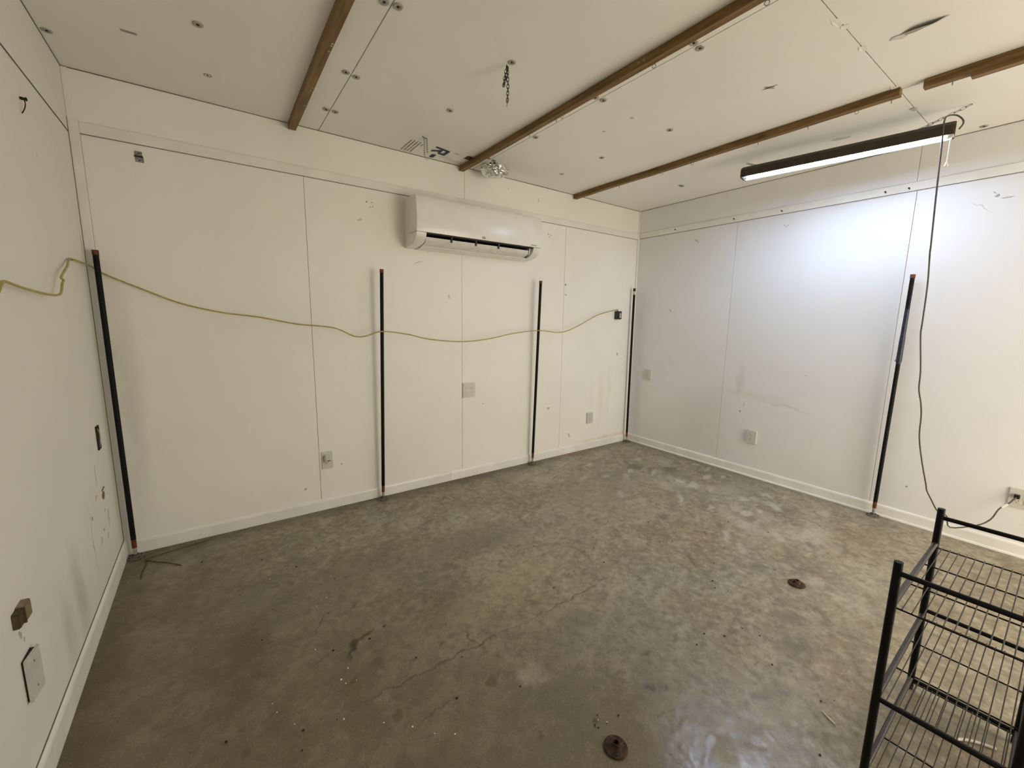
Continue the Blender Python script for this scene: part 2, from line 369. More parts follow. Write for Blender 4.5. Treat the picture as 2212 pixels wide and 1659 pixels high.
# ------------------------------------------------------------------ mesh helpers
ORG = {}
def empty(name, loc):
    o = bpy.data.objects.new(name, None)
    o.empty_display_size = 0.05
    COL.objects.link(o)
    o.location = loc
    ORG[o.name] = Vector(loc)
    return o
def tag(o, label=None, cat=None, group=None, kind=None):
    if label: o['label'] = label
    if cat: o['category'] = cat
    if group: o['group'] = group
    if kind: o['kind'] = kind
    return o

def crom(pts, n):
    pts = [Vector(p) for p in pts]
    out = []
    for i in range(len(pts) - 1):
        p0 = pts[max(i - 1, 0)]; p1 = pts[i]; p2 = pts[i + 1]; p3 = pts[min(i + 2, len(pts) - 1)]
        for j in range(n):
            t = j / n
            out.append(0.5 * ((2 * p1) + (p2 - p0) * t + (2 * p0 - 5 * p1 + 4 * p2 - p3) * t * t + (3 * p1 - p0 - 3 * p2 + p3) * t ** 3))
    out.append(pts[-1])
    return out

class MB:
    """collects shapes in world coordinates and links them as one mesh object"""
    def __init__(self):
        self.v = []; self.f = []; self.s = []
    def add(self, vs, fs, smooth=False):
        b = len(self.v)
        self.v += [Vector(x) for x in vs]
        self.f += [[i + b for i in f] for f in fs]
        self.s += [smooth] * len(fs)
        return self
    def box(self, lo, hi, bev=0.0, mat=None):
        bm = bmesh.new()
        bmesh.ops.create_cube(bm, size=1)
        lo = Vector(lo); hi = Vector(hi)
        for v in bm.verts:
            v.co = Vector([(lo[i] + hi[i]) / 2 + v.co[i] * (hi[i] - lo[i]) for i in range(3)])
        if bev:
            bmesh.ops.bevel(bm, geom=bm.edges[:], offset=bev, segments=2, affect='EDGES', profile=0.5)
        return self.bm(bm, mat)
    def bm(self, bm, mat=None, smooth=False):
        bm.verts.ensure_lookup_table()
        bm.verts.index_update()
        vs = [(mat @ v.co if mat else v.co.copy()) for v in bm.verts]
        fs = [[v.index for v in f.verts] for f in bm.faces]
        bm.free()
        return self.add(vs, fs, smooth)
    def tube(self, pts, r, seg=8, cap=True, sub=0, smooth=True):
        if sub: pts = crom(pts, sub)
        pts = [Vector(p) for p in pts]
        rr = r if isinstance(r, (list, tuple)) else [r] * len(pts)
        vs = []; fs = []
        ref = None
        for i, p in enumerate(pts):
            d = (pts[min(i + 1, len(pts) - 1)] - pts[max(i - 1, 0)])
            d = d.normalized() if d.length > 1e-9 else Vector((0, 0, 1))
            if ref is None:
                ref = d.orthogonal().normalized()
            ref = (ref - d * ref.dot(d))
            ref = ref.normalized() if ref.length > 1e-6 else d.orthogonal().normalized()
            b = d.cross(ref)
            for j in range(seg):
                a = 2 * math.pi * j / seg
                vs.append(p + (ref * math.cos(a) + b * math.sin(a)) * rr[i])
        for i in range(len(pts) - 1):
            for j in range(seg):
                fs.append([i * seg + j, i * seg + (j + 1) % seg, (i + 1) * seg + (j + 1) % seg, (i + 1) * seg + j])
        self.add(vs, fs, smooth)
        if cap:
            self.add(vs[:seg], [list(range(seg))[::-1]])
            self.add(vs[-seg:], [list(range(seg))])
        return self
    def lathe(self, prof, mat, seg=24, smooth=False):
        """prof: (radius, height) around local z"""
        vs = []; fs = []
        for (r, z) in prof:
            for j in range(seg):
                a = 2 * math.pi * j / seg
                vs.append(mat @ Vector((r * math.cos(a), r * math.sin(a), z)))
        for i in range(len(prof) - 1):
            for j in range(seg):
                fs.append([i * seg + j, i * seg + (j + 1) % seg, (i + 1) * seg + (j + 1) % seg, (i + 1) * seg + j])
        return self.add(vs, fs, smooth)
    def prism(self, poly, axis, a, b, smooth=False):
        """poly of 2-D points swept along an axis: 'x' -> (y, z), 'y' -> (x, z), 'z' -> (x, y)"""
        def p(u, v, w):
            return {'x': (w, u, v), 'y': (u, w, v), 'z': (u, v, w)}[axis]
        n = len(poly)
        vs = [p(u, v, a) for u, v in poly] + [p(u, v, b) for u, v in poly]
        fs = [[i, (i + 1) % n, n + (i + 1) % n, n + i] for i in range(n)]
        self.add(vs, fs, smooth)
        self.add(vs[:n], [list(range(n))[::-1]])
        self.add(vs[n:], [list(range(n))])
        return self
    def build(self, name, mat, parent=None):
        org = ORG.get(parent.name, Vector()) if parent else Vector()
        me = bpy.data.meshes.new(name)
        me.from_pydata([tuple(v - org) for v in self.v], [], self.f)
        me.polygons.foreach_set('use_smooth', self.s)
        bm = bmesh.new(); bm.from_mesh(me)
        bmesh.ops.recalc_face_normals(bm, faces=bm.faces)
        bm.to_mesh(me); bm.free()
        me.materials.append(M[mat] if isinstance(mat, str) else mat)
        o = bpy.data.objects.new(name, me)
        COL.objects.link(o)
        if parent:
            o.parent = parent
            ORG[o.name] = org
        else:
            ORG[o.name] = Vector()
        return o

def struct(o): return tag(o, kind='structure')
def T(x, y, z): return Matrix.Translation((x, y, z))
DOWN = Matrix.Rotation(math.pi, 4, 'X')                              # local z points down
FROM_BACK = Matrix.Rotation(math.pi / 2, 4, 'X')                      # local z points to -y (out of back wall)
FROM_RIGHT = Matrix.Rotation(-math.pi / 2, 4, 'Y')                    # local z points to -x
FROM_LEFT = Matrix.Rotation(math.pi / 2, 4, 'Y')                      # local z points to +x

# ------------------------------------------------------------------ room shell
def make_floor():
    fx = np.arange(0, W + 1e-6, W / 790); fy = np.arange(-3.40, 1e-6, 3.40 / 566)
    gx = np.concatenate(([-.15], fx, [W + .15])); gy = np.concatenate((np.linspace(YF - .15, -3.45, 40), fy, [.15]))
    X, Y = np.meshgrid(gx, gy, indexing='ij')
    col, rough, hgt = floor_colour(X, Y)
    nx, ny = X.shape
    co = np.stack([X, Y, hgt], -1).reshape(-1, 3)
    idx = np.arange(nx * ny).reshape(nx, ny)
    q = np.stack([idx[:-1, :-1], idx[1:, :-1], idx[1:, 1:], idx[:-1, 1:]], -1).reshape(-1, 4)
    me = bpy.data.meshes.new('floor')
    me.vertices.add(len(co)); me.vertices.foreach_set('co', co.ravel())
    me.loops.add(q.size); me.loops.foreach_set('vertex_index', q.ravel().astype(np.int32))
    me.polygons.add(len(q)); me.polygons.foreach_set('loop_start', np.arange(0, q.size, 4, dtype=np.int32))
    me.polygons.foreach_set('loop_total', np.full(len(q), 4, dtype=np.int32))
    me.polygons.foreach_set('use_smooth', np.ones(len(q), dtype=bool))
    me.update(calc_edges=True)
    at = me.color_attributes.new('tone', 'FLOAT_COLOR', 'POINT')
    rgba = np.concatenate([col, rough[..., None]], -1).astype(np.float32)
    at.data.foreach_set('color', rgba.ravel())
    me.materials.append(M['floor'])
    o = bpy.data.objects.new('floor', me); COL.objects.link(o)
    return struct(o)
fl = make_floor()
ORG[fl.name] = Vector()

T0 = 0.010                                                            # sheet thickness
def panel_wall(name, slab, mat, panels, axis):
    w = struct(MB().box(*slab).build(name, 'gap'))
    for lo, hi in panels:
        MB().box(lo, hi, 0.0012).build('panel', mat, w)
    return w
g = 0.0012
wb = panel_wall('wall_back', ((-0.15, T0, 0), (W + 0.15, 0.15, H + .1)), 'wall_back',
    [((a + g, 0, 0.0), (b - g, T0, 2.442)) for a, b in ((0, 1.130), (1.130, 2.362), (2.362, 3.570), (3.570, W))] +
    [((a + g, 0, 2.446), (b - g, T0, H)) for a, b in ((0, 2.388), (2.388, W))], 'y')
wl = panel_wall('wall_left', ((-0.15, YF, 0), (-T0, T0, H + .1)), 'wall_left',
    [((-T0, b + g, 0), (0, a - g, 2.425)) for a, b in ((0, -2.44), (-2.44, YF))] +
    [((-T0, b + g, 2.432), (0, a - g, H)) for a, b in ((0, -0.749), (-0.749, -3.19), (-3.19, YF))], 'x')
wr = panel_wall('wall_right', ((W + T0, YF, 0), (W + 0.15, T0, H + .1)), 'wall_right',
    [((W, b + g, 0), (W + T0, a - g, 2.442)) for a, b in ((0, -1.155), (-1.155, -2.420), (-2.420, -3.64), (-3.64, YF))] +
    [((W, b + g, 2.446), (W + T0, a - g, H)) for a, b in ((0, -2.41), (-2.41, YF))], 'x')
wf = panel_wall('wall_front', ((-0.15, YF - .15, 0), (W + .15, YF - T0, H + .1)), 'wall_left',
    [((a + g, YF - T0, 0), (b - g, YF, H)) for a, b in ((0, 1.25), (1.25, 2.53), (2.53, W))], 'y')
ce = struct(MB().box((-0.15, YF, H + 0.018), (W + 0.15, 0.15, H + 0.15)).build('ceiling', 'gap'))
def ceil_panel(x0, x1, y0, y1, gap=0.002):
    """foam board, sagging a little between its fasteners, edges slightly uneven"""
    nx, ny = 10, 16
    vs = []; fs = []
    for i in range(nx + 1):
        for j in range(ny + 1):
            x = x0 + gap + (x1 - x0 - 2 * gap) * i / nx
            y = y0 + gap + (y1 - y0 - 2 * gap) * j / ny
            u = i / nx; w = j / ny
            sag = -0.004 * math.sin(u * math.pi) * math.sin(w * 3 * math.pi) ** 2
            sag += 0.0025 * mnoise.noise(Vector((x * 1.7, y * 1.7, 3)))
            vs.append((x, y, H + sag))
    for i in range(nx):
        for j in range(ny):
            q = i * (ny + 1) + j
            fs.append([q, q + 1, q + ny + 2, q + ny + 1])
    b = MB().add(vs, fs, True)
    # rim up to the backing
    edge = [i * (ny + 1) for i in range(nx + 1)] + [nx * (ny + 1) + j for j in range(1, ny + 1)] + [i * (ny + 1) + ny for i in range(nx - 1, -1, -1)] + [j for j in range(ny - 1, 0, -1)]
    rim = [vs[e] for e in edge]
    n = len(rim)
    b.add(rim + [(x, y, H + 0.018) for x, y, z in rim], [[i, (i + 1) % n, n + (i + 1) % n, n + i] for i in range(n)])
    return b.build('panel', 'ceiling', ce)
YS = -2.505
xs = [0.0, 1.243, 2.468, 3.690, W]
for a, b in zip(xs[:-1], xs[1:]):
    gp = 0.0025
    ceil_panel(a, b, YS, 0.0, gp)
    ceil_panel(a, b, YF, YS, gp)

# unseen door with glowing panes, added behind the camera for warm fill
DX = 2.62
d1 = struct(MB().box((DX - .09, YF, 0), (DX, YF + .03, 2.13), .003).box((DX + 1.82, YF, 0), (DX + 1.91, YF + .03, 2.13), .003).box((DX, YF, 2.055), (DX + 1.82, YF + .03, 2.13), .003).build('fill_door_1', 'trim'))
for i in range(3):
    for j in range(3):
        MB().box((DX + .01 + i * .603, YF + .004, .02 + j * .68), (DX + .60 + i * .603, YF + .012, .69 + j * .68)).build('pane', 'pane', d1)

# battens over the horizontal joints, corner trims
MBt = lambda lo, hi, n: struct(MB().box(lo, hi, 0.003).build(n, 'trim'))
MBt((0.042, -0.008, 2.432), (W - 0.024, 0.0, 2.492), 'trim_1')
MBt((W - 0.008, YF, 2.440), (W, -0.024, 2.500), 'trim_2')
MBt((0.0, -0.014, 0.0), (0.042, 0.0, 2.50), 'trim_3')
MBt((0.0, -0.010, 2.50), (0.026, 0.0, H - 0.004), 'trim_4')
MBt((W - 0.024, -0.014, 0.0), (W, 0.0, 2.50), 'trim_5')
MBt((W - 0.016, -0.010, 2.50), (W, 0.0, H - 0.004), 'trim_6')

# dark reveals where sheets, battens and ceiling meet
M['joint_shade'] = simple('soft_joint_shade', (0.42, 0.39, 0.32), 0.9, 0, 0.1)  # joint line along batten tops and trim edge, its shading drawn in colour
MB().box((0.042, -0.003, 2.4920), (W - 0.024, 0.0, 2.4934)).build('reveal', 'joint_shade', wb)
MB().box((0.042, -0.003, 0.09), (0.0434, 0.0, 2.43)).build('reveal', 'joint_shade', wb)
MB().box((W - 0.003, YF, 2.500), (W, -0.024, 2.5014)).build('reveal', 'joint_shade', wr)
MB().box((0.042, -0.0045, 2.4290), (W - 0.024, 0.0, 2.4320)).build('reveal', 'gap', wb)
MB().box((0.026, -0.003, H - 0.0035), (W - 0.016, 0.0, H + 0.002)).build('reveal', 'gap', wb)
MB().box((0.0, -0.0172, 0.10), (0.0022, -0.014, 2.50)).build('reveal', 'gap', wl)
MB().box((0.0, YF, H - 0.0035), (0.003, -0.01, H + 0.002)).build('reveal', 'gap', wl)
MB().box((0.0, YF, 2.4255), (0.0015, -0.014, 2.4315)).build('reveal', 'gap', wl)
MB().box((W - 0.0045, YF, 2.4365), (W, -0.024, 2.4400)).build('reveal', 'gap', wr)
MB().box((W - 0.003, YF, H - 0.0035), (W, -0.01, H + 0.002)).build('reveal', 'gap', wr)

MB().box((0.0, YF, 0.1045), (0.003, -0.014, 0.1075)).build('reveal', 'gap', wl)

# baseboards: thin boards with an eased top; the back one is in two lengths, the right one has a shoe strip
def base_prof(s=1, off=0.0, h=0.086):
    return [(off, 0.0), (off - s * 0.013, 0.0), (off - s * 0.013, h - 0.016), (off - s * 0.010, h - 0.006), (off - s * 0.004, h), (off, h)]
bb = struct(MB().prism(base_prof(1), 'x', 0.042, 2.232).build('baseboard_back', 'base'))
MB().prism(base_prof(1, -0.001), 'x', 2.2335, W - 0.024).build('baseboard_length', 'base', bb)
bl = struct(MB().prism(base_prof(-1, 0, 0.105), 'y', YF, -0.014).build('baseboard_left', 'base'))
br = struct(MB().prism(base_prof(1, W, 0.088), 'y', YF, -0.014).build('baseboard_right', 'base'))
MB().prism([(W - .013, 0), (W - .024, 0), (W - .022, .011), (W - .013, .015)], 'y', YF, -0.03).build('shoe_strip', 'base', br)
struct(MB().prism(base_prof(-1, YF), 'x', 0.0, 2.53).build('baseboard_front', 'base'))

# nails left in the right batten
for y, z in ((-0.493, 2.466), (-1.125, 2.465), (-1.544, 2.458), (-2.247, 2.458), (-2.379, 2.454)):
    MB().tube([(W - 0.004, y, z), (W - 0.028, y, z + 0.004)], 0.0032, 6).tube([(W - 0.028, y, z + 0.004), (W - 0.031, y, z + 0.0045)], 0.006, 8).build('nail', 'screw', wr)

# scuffs, nail holes and stains on the paint, each a thin ragged film
SC = {}
def film_mat(col, st, base):
    c = tuple(round(b + (q - b) * st, 3) for q, b in zip(col, base))
    if c not in SC: SC[c] = simple('scuff_%d' % len(SC), c, 0.6, 0, 0.15, 60)
    return SC[c]
def scuffs(wall, name, to3, base):
    rs = random.Random(3)
    for (cx, cy, rx, ry, rot, edge, col, st) in WALL_MARKS[name]:
        if max(rx, ry) > .13 or edge > .85: continue
        n = 12; pts = []
        for i in range(n):
            a = 2 * math.pi * i / n; j = rs.uniform(.55, 1.15)
            u, v = rx * j * math.cos(a), ry * j * math.sin(a)
            pts.append((cx + u * math.cos(rot) - v * math.sin(rot), cy + u * math.sin(rot) + v * math.cos(rot)))
        b = MB(); b.add([to3(u, v, .0006) for u, v in pts] + [to3(u, v, -.0005) for u, v in pts], [list(range(n))] + [[i, (i + 1) % n, n + (i + 1) % n, n + i] for i in range(n)])
        b.build('scuff', film_mat(col, st, base), wall)
scuffs(wb, 'back_wall_paint', lambda u, v, d: (u, -d, v), (.92, .90, .825))
scuffs(wl, 'left_wall_paint', lambda u, v, d: (d, u, v), (.84, .82, .75))
scuffs(wr, 'right_wall_paint', lambda u, v, d: (W - d, u, v), (.865, .86, .845))
scuffs(ce, 'ceiling_board_facing', lambda u, v, d: (u, v, H - .0035 - d), (.92, .90, .845))

# ------------------------------------------------------------------ ceiling fasteners
wme = None
def washer(x, y, r=0.021):
    global wme
    mt = T(x, y, H - 0.0045) @ DOWN
    mt.translation.z = H - 0.001
    o = MB().lathe([(0.001, 0.001), (r * .45, 0.0015), (r * .62, 0.004), (r * .9, 0.004), (r, 0.0005), (r, -0.004)], mt, 16, True).build('washer', 'washer', ce)
    MB().lathe([(0.0001, 0.0045), (0.0045, 0.0045), (0.0055, 0.001)], mt, 8).build('screw', 'screw', o)
for x, y in ((0.591, -.825), (0.624, -.367), (0.030, -.357), (1.211, -1.455), (1.266, -1.463), (1.214, -.845), (1.270, -.831), (1.218, -.355), (1.272, -.355),
             (1.858, -1.439), (1.838, -.810), (2.440, -2.062), (2.497, -2.058), (2.435, -1.456), (2.494, -1.463), (2.495, -.833), (3.132, -1.469),
             (3.137, -.860), (3.138, -.391), (4.657, -2.71), (2.44, -0.30), (2.50, -0.285)):
    washer(x, y)
# staple-like nail bar and torn facing flaps
MB().box((0.305, -0.577, H - 0.005), (0.362, -0.566, H + 0.002), 0.001).build('staple', 'steel', ce)
def flap(pts, z0=0.006):
    vs = [(x, y, H - d) for x, y, d in pts]
    n = len(vs)
    vs2 = [(x, y, z + 0.0012) for x, y, z in vs]
    return MB().add(vs + vs2, [list(range(n))[::-1], list(range(n, 2 * n))] + [[i, (i + 1) % n, n + (i + 1) % n, n + i] for i in range(n)])
M['torn'] = simple('grey_torn_paper', (0.36, 0.34, 0.30), 0.8, 0, 0.2, 40)
flap([(3.13, -2.60, .003), (3.105, -2.64, .004), (3.085, -2.69, .016), (3.09, -2.74, .020), (3.105, -2.79, .006), (3.125, -2.74, .004), (3.135, -2.68, .003)]).build('torn_flap', 'torn', ce)
flap([(3.10, -2.06, .003), (3.095, -2.10, .010), (3.11, -2.14, .004), (3.12, -2.10, .003)]).build('torn_flap', 'torn', ce)
flap([(4.205, -.83, .003), (4.24, -.84, .014), (4.25, -.87, .010), (4.215, -.86, .003)]).build('torn_flap', 'steel', ce)
for (x, y, s) in ((3.66, -2.50, 0.05), (3.10, -2.51, .03), (2.80, -2.50, .045), (2.86, -2.512, .02)):
    flap([(x - s, y + .012, .002), (x, y + .018, .004), (x + s, y + .008, .002), (x + s * .6, y - .010, .004), (x - s * .5, y - .012, .003)]).build('joint_filler', 'ceiling', ce)

# print on the foam board
def text_mesh(body, size, name, mat, parent, mtx, ext=0.0003, off=0.0, shear=0.0, sx=1.0):
    cu = bpy.data.curves.new(name, 'FONT')
    cu.body = body; cu.size = size; cu.extrude = ext; cu.offset = off; cu.shear = shear
    o = bpy.data.objects.new('tmp', cu); COL.objects.link(o)
    dg = bpy.context.evaluated_depsgraph_get()
    me = bpy.data.meshes.new_from_object(o.evaluated_get(dg))
    bpy.data.objects.remove(o, do_unlink=True)
    b = MB()
    b.add([mtx @ Vector((v.co.x * sx, v.co.y, v.co.z)) for v in me.vertices], [list(p.vertices) for p in me.polygons])
    bpy.data.meshes.remove(me)
    return b.build(name, mat, parent)
CEIL_TXT = Matrix(((0, 1, 0, 0), (1, 0, 0, 0), (0, 0, -1, 0), (0, 0, 0, 1)))   # reads towards the back wall, seen from below
def print_poly(b, pts):
    """pts: (right, up) of the lettering, laid on the ceiling board"""
    n = len(pts); vs = [(2.010 + v, -0.262 + u + v * .22, H - .0044) for u, v in pts]
    b.add(vs + [(x, y, H - .0036) for x, y, z in vs], [list(range(n)), list(range(2 * n - 1, n - 1, -1))] + [[i, (i + 1) % n, n + (i + 1) % n, n + i] for i in range(n)])
b = MB()
for pl in ([(0, 0), (.024, 0), (.024, .125), (0, .125)], [(.024, .101), (.080, .101), (.096, .125), (.024, .125)], [(.080, .101), (.096, .125), (.108, .112), (.108, .070), (.096, .058), (.084, .072)],
           [(.024, .048), (.096, .058), (.084, .072), (.024, .072)], [(.044, .050), (.068, .053), (.112, 0), (.084, 0)]):
    print_poly(b, pl)
b.build('printed_letter', 'navy', ce)
MB().box((2.047, -0.105, H - 0.0045), (2.078, -0.040, H - 0.0038)).build('printed_dash', 'navy', ce)
MB().box((2.285, -0.245, H - 0.0045), (2.335, -0.175, H - 0.0038)).build('printed_square', 'maroon', ce)
for i in range(5):
    b = MB(); x = 1.812 + i * 0.024; y = -0.262 + (0.0 if i < 4 else 0.03)
    end = -0.042 if i < 4 else -0.19
    while y < end:
        l = R.uniform(0.006, 0.022)
        b.box((x, y, H - 0.0045), (x + R.uniform(.005, .0075), min(y + l, end), H - 0.0039))
        y += l + R.uniform(0.002, 0.004)
    b.build('fine_print_line', 'print', ce)

# ------------------------------------------------------------------ ceiling battens (wood strips) with cup hooks
def hook(b_parent, x, y, z, kind='cup', rz=0.0):
    mt = T(x, y, z) @ Matrix.Rotation(rz, 4, 'Z')
    b = MB()
    if kind == 'cup':
        pts = [(0, 0, .006), (0, 0, -.008)] + [(0, .008 - .008 * math.cos(a), -.012 - .009 * math.sin(a)) for a in [math.pi * t / 6 for t in range(0, 7)]] + [(0, .016, -.006)]
        b.tube([mt @ Vector(p) for p in pts], 0.0015, 6)
    elif kind == 'eye':
        b.tube([mt @ Vector(p) for p in [(0, 0, .006), (0, 0, -.004)]], 0.0016, 6)
        b.tube([mt @ Vector((0, .009 * math.sin(a), -.013 + .009 * math.cos(a))) for a in [2 * math.pi * t / 12 for t in range(13)]], 0.0016, 6, cap=False)
    else:
        b.tube([mt @ Vector(p) for p in [(0, 0, .006), (0, 0, -.02)]], 0.0022, 6)
    return b.build('hook', 'steel', b_parent)
def strip(name, x0, x1, y0, y1, z0, z1, label, hooks=(), end=True):
    b = MB(); n = 14
    vs = []; fs = []
    for i in range(n + 1):
        y = y0 + (y1 - y0) * i / n
        w = 0.0025 * math.sin(i * 0.9 + x0 * 7)
        for (x, z) in ((x0, z0), (x1, z0), (x1, z1), (x0, z1)):
            vs.append((x + w, y, z + (0.0012 * math.sin(i * 1.3) if z == z0 else 0)))
    for i in range(n):
        for j in range(4):
            fs.append([i * 4 + j, i * 4 + (j + 1) % 4, (i + 1) * 4 + (j + 1) % 4, (i + 1) * 4 + j])
    fs += [[0, 1, 2, 3], [n * 4 + 3, n * 4 + 2, n * 4 + 1, n * 4]]
    e = empty(name, ((x0 + x1) / 2, (y0 + y1) / 2, z1))
    tag(e, label, 'wood strip', 'brown wooden strips under the ceiling')
    b.add(vs, fs).build('board', 'wood', e)
    for h in hooks:
        hook(e, (x0 + x1) / 2 + h[2] if len(h) > 2 else (x0 + x1) / 2, h[0], z0, h[1], rz=0.4)
    return e
ZC = H - 0.003
s1 = strip('ceiling_strip', 1.050, 1.096, YF + .1, -0.012, 2.708, ZC, 'brown wooden ceiling strip nearest the left wall, beside the left board joint', [])
for y in (-0.42, -0.62, -0.66, -1.05, -1.1, -1.12):
    MB().lathe([(0.0001, .001), (.006, .001), (.006, -.002)], T(1.085, y, 2.708) @ DOWN, 8).build('staple', 'galv', s1)
MB().box((1.058, -0.0145, 2.7085), (1.092, -0.0115, 2.7125)).build('chipped_end', 'trim', s1)
s2 = strip('ceiling_strip', 2.336, 2.374, YF + .1, -0.012, 2.708, ZC, 'long brown wooden ceiling strip ending at the wall beside the foil-wrapped bundle',
      [(-1.905, 'eye', .012), (-1.263, 'cup', .012), (-2.413, 'eye', .012), (-0.93, 'peg', .012), (-1.20, 'peg', .012)])
for y in (-1.84, -1.87):
    MB().box((2.333, y - .004, 2.722), (2.3365, y + .004, 2.732)).build('staple', 'galv', s2)
strip('ceiling_strip', 3.648, 3.690, -2.520, -0.012, 2.708, ZC, 'brown wooden ceiling strip with cup hooks beside the long hanging light',
      [(-1.310, 'cup', .01), (-1.043, 'cup', .01), (-0.577, 'peg', .01), (-1.786, 'peg', .01), (-2.083, 'peg', .01), (-2.337, 'cup', .01), (-2.483, 'peg', .01)])
strip('ceiling_strip', 3.655, 3.697, YF + .1, -2.612, 2.708, ZC, 'short dark wooden ceiling strip past the gap, at the right edge', [(-2.717, 'peg', .01)])
strip('ceiling_strip', 3.652, 3.694, YF + .1, -2.785, 2.688, 2.7075, 'thin wooden strip doubled under the rightmost ceiling strip')

# ------------------------------------------------------------------ chains
def links(b, pts, ln=0.020, w=0.0055, r=0.0014):
    """chain links along a polyline"""
    pts = [Vector(p) for p in pts]
    path = []
    for i in range(len(pts) - 1):
        n = max(1, round((pts[i + 1] - pts[i]).length / (ln * 0.78)))
        for j in range(n):
            path.append((pts[i].lerp(pts[i + 1], (j + .5) / n), (pts[i + 1] - pts[i]).normalized()))
    for i, (c, d) in enumerate(path):
        s = d.orthogonal().normalized()
        if i % 2: s = d.cross(s)
        ring = []
        for t in range(11):
            a = 2 * math.pi * t / 10
            sx = math.cos(a) * w
            sy = (1 if math.sin(a) >= 0 else -1) * (ln / 2 - w) * (0 if abs(math.sin(a)) < 1e-6 else 1) + math.sin(a) * w
            ring.append(c + s * sx + d * sy)
        b.tube(ring, r, 5, cap=False)
c1 = empty('hanging_chain', (1.846, -1.414, H))
tag(c1, 'dark doubled chain dangling from a ceiling washer between two strips', 'chain', 'loose chains hanging from the ceiling')
b = MB(); links(b, [(1.846, -1.414, 2.742), (1.838, -1.414, 2.70), (1.829, -1.412, 2.640)], .022, .0058, .0017); links(b, [(1.829, -1.412, 2.645), (1.846, -1.412, 2.69), (1.850, -1.414, 2.735)], .022, .0058, .0016)
links(b, [(1.852, -1.412, 2.735), (1.856, -1.412, 2.64), (1.853, -1.412, 2.575)], .022, .0058, .0017)
b.build('links', 'chain', c1)
MB().tube([(1.853, -1.412, 2.585), (1.860, -1.410, 2.578), (1.862, -1.410, 2.585)], .0015, 6).tube([(1.853, -1.412, 2.585), (1.850, -1.412, 2.552)], .0014, 6).build('end_hook', 'chain', c1)
c2 = empty('hanging_chain', (1.869, -0.359, H))
tag(c2, 'small pale chain dangling next to the blue printed letter on the ceiling', 'chain', 'loose chains hanging from the ceiling')
b = MB(); links(b, [(1.866, -.359, 2.742), (1.866, -.359, 2.63)], .018, .005, .0014); links(b, [(1.885, -.359, 2.738), (1.888, -.359, 2.645)], .018, .005, .0014)
b.build('links', 'chain_zinc', c2)
MB().tube([(1.850, -.365, 2.746), (1.868, -.359, 2.738), (1.882, -.359, 2.742), (1.888, -.359, 2.735)], .0022, 6, sub=3).build('screw_hook', 'screw', c2)
MB().tube([(1.866, -.359, 2.635), (1.870, -.359, 2.606), (1.885, -.359, 2.600), (1.898, -.359, 2.602)], .0012, 6, sub=3).build('wire_tail', 'steel', c2)

# ------------------------------------------------------------------ foil wrapped bundle at the ceiling
fo = tag(empty('foil_bundle', (2.565, -0.19, H)), 'crumpled silver foil bundle stuck to the ceiling above the air conditioner', 'foil')
bm = bmesh.new(); bmesh.ops.create_icosphere(bm, subdivisions=4, radius=1)
for v in bm.verts:
    d = v.co.copy()
    n = mnoise.noise(Vector((d.x * 5.0, d.y * 1.2, d.z * 1.5))) * .22 + abs(mnoise.noise(Vector((d.x * 9, d.y * 3, d.z * 4 + 5)))) * .20 + mnoise.noise(d * 11) * .05
    s = 1 + n - 0.05
    v.co = Vector((d.x * 0.125 * s, d.y * 0.095 * s, d.z * 0.056 * s))
MB().bm(bm, T(2.575, -0.180, H - 0.034)).build('foil_wrap', 'foil', fo)
MB().tube([(2.520, -.26, H - .002), (2.545, -.235, H - .012)], .004, 6).tube([(2.50, -.235, H - .004), (2.535, -.215, H - .014)], .004, 6).build('tie_wire', 'screw', fo)

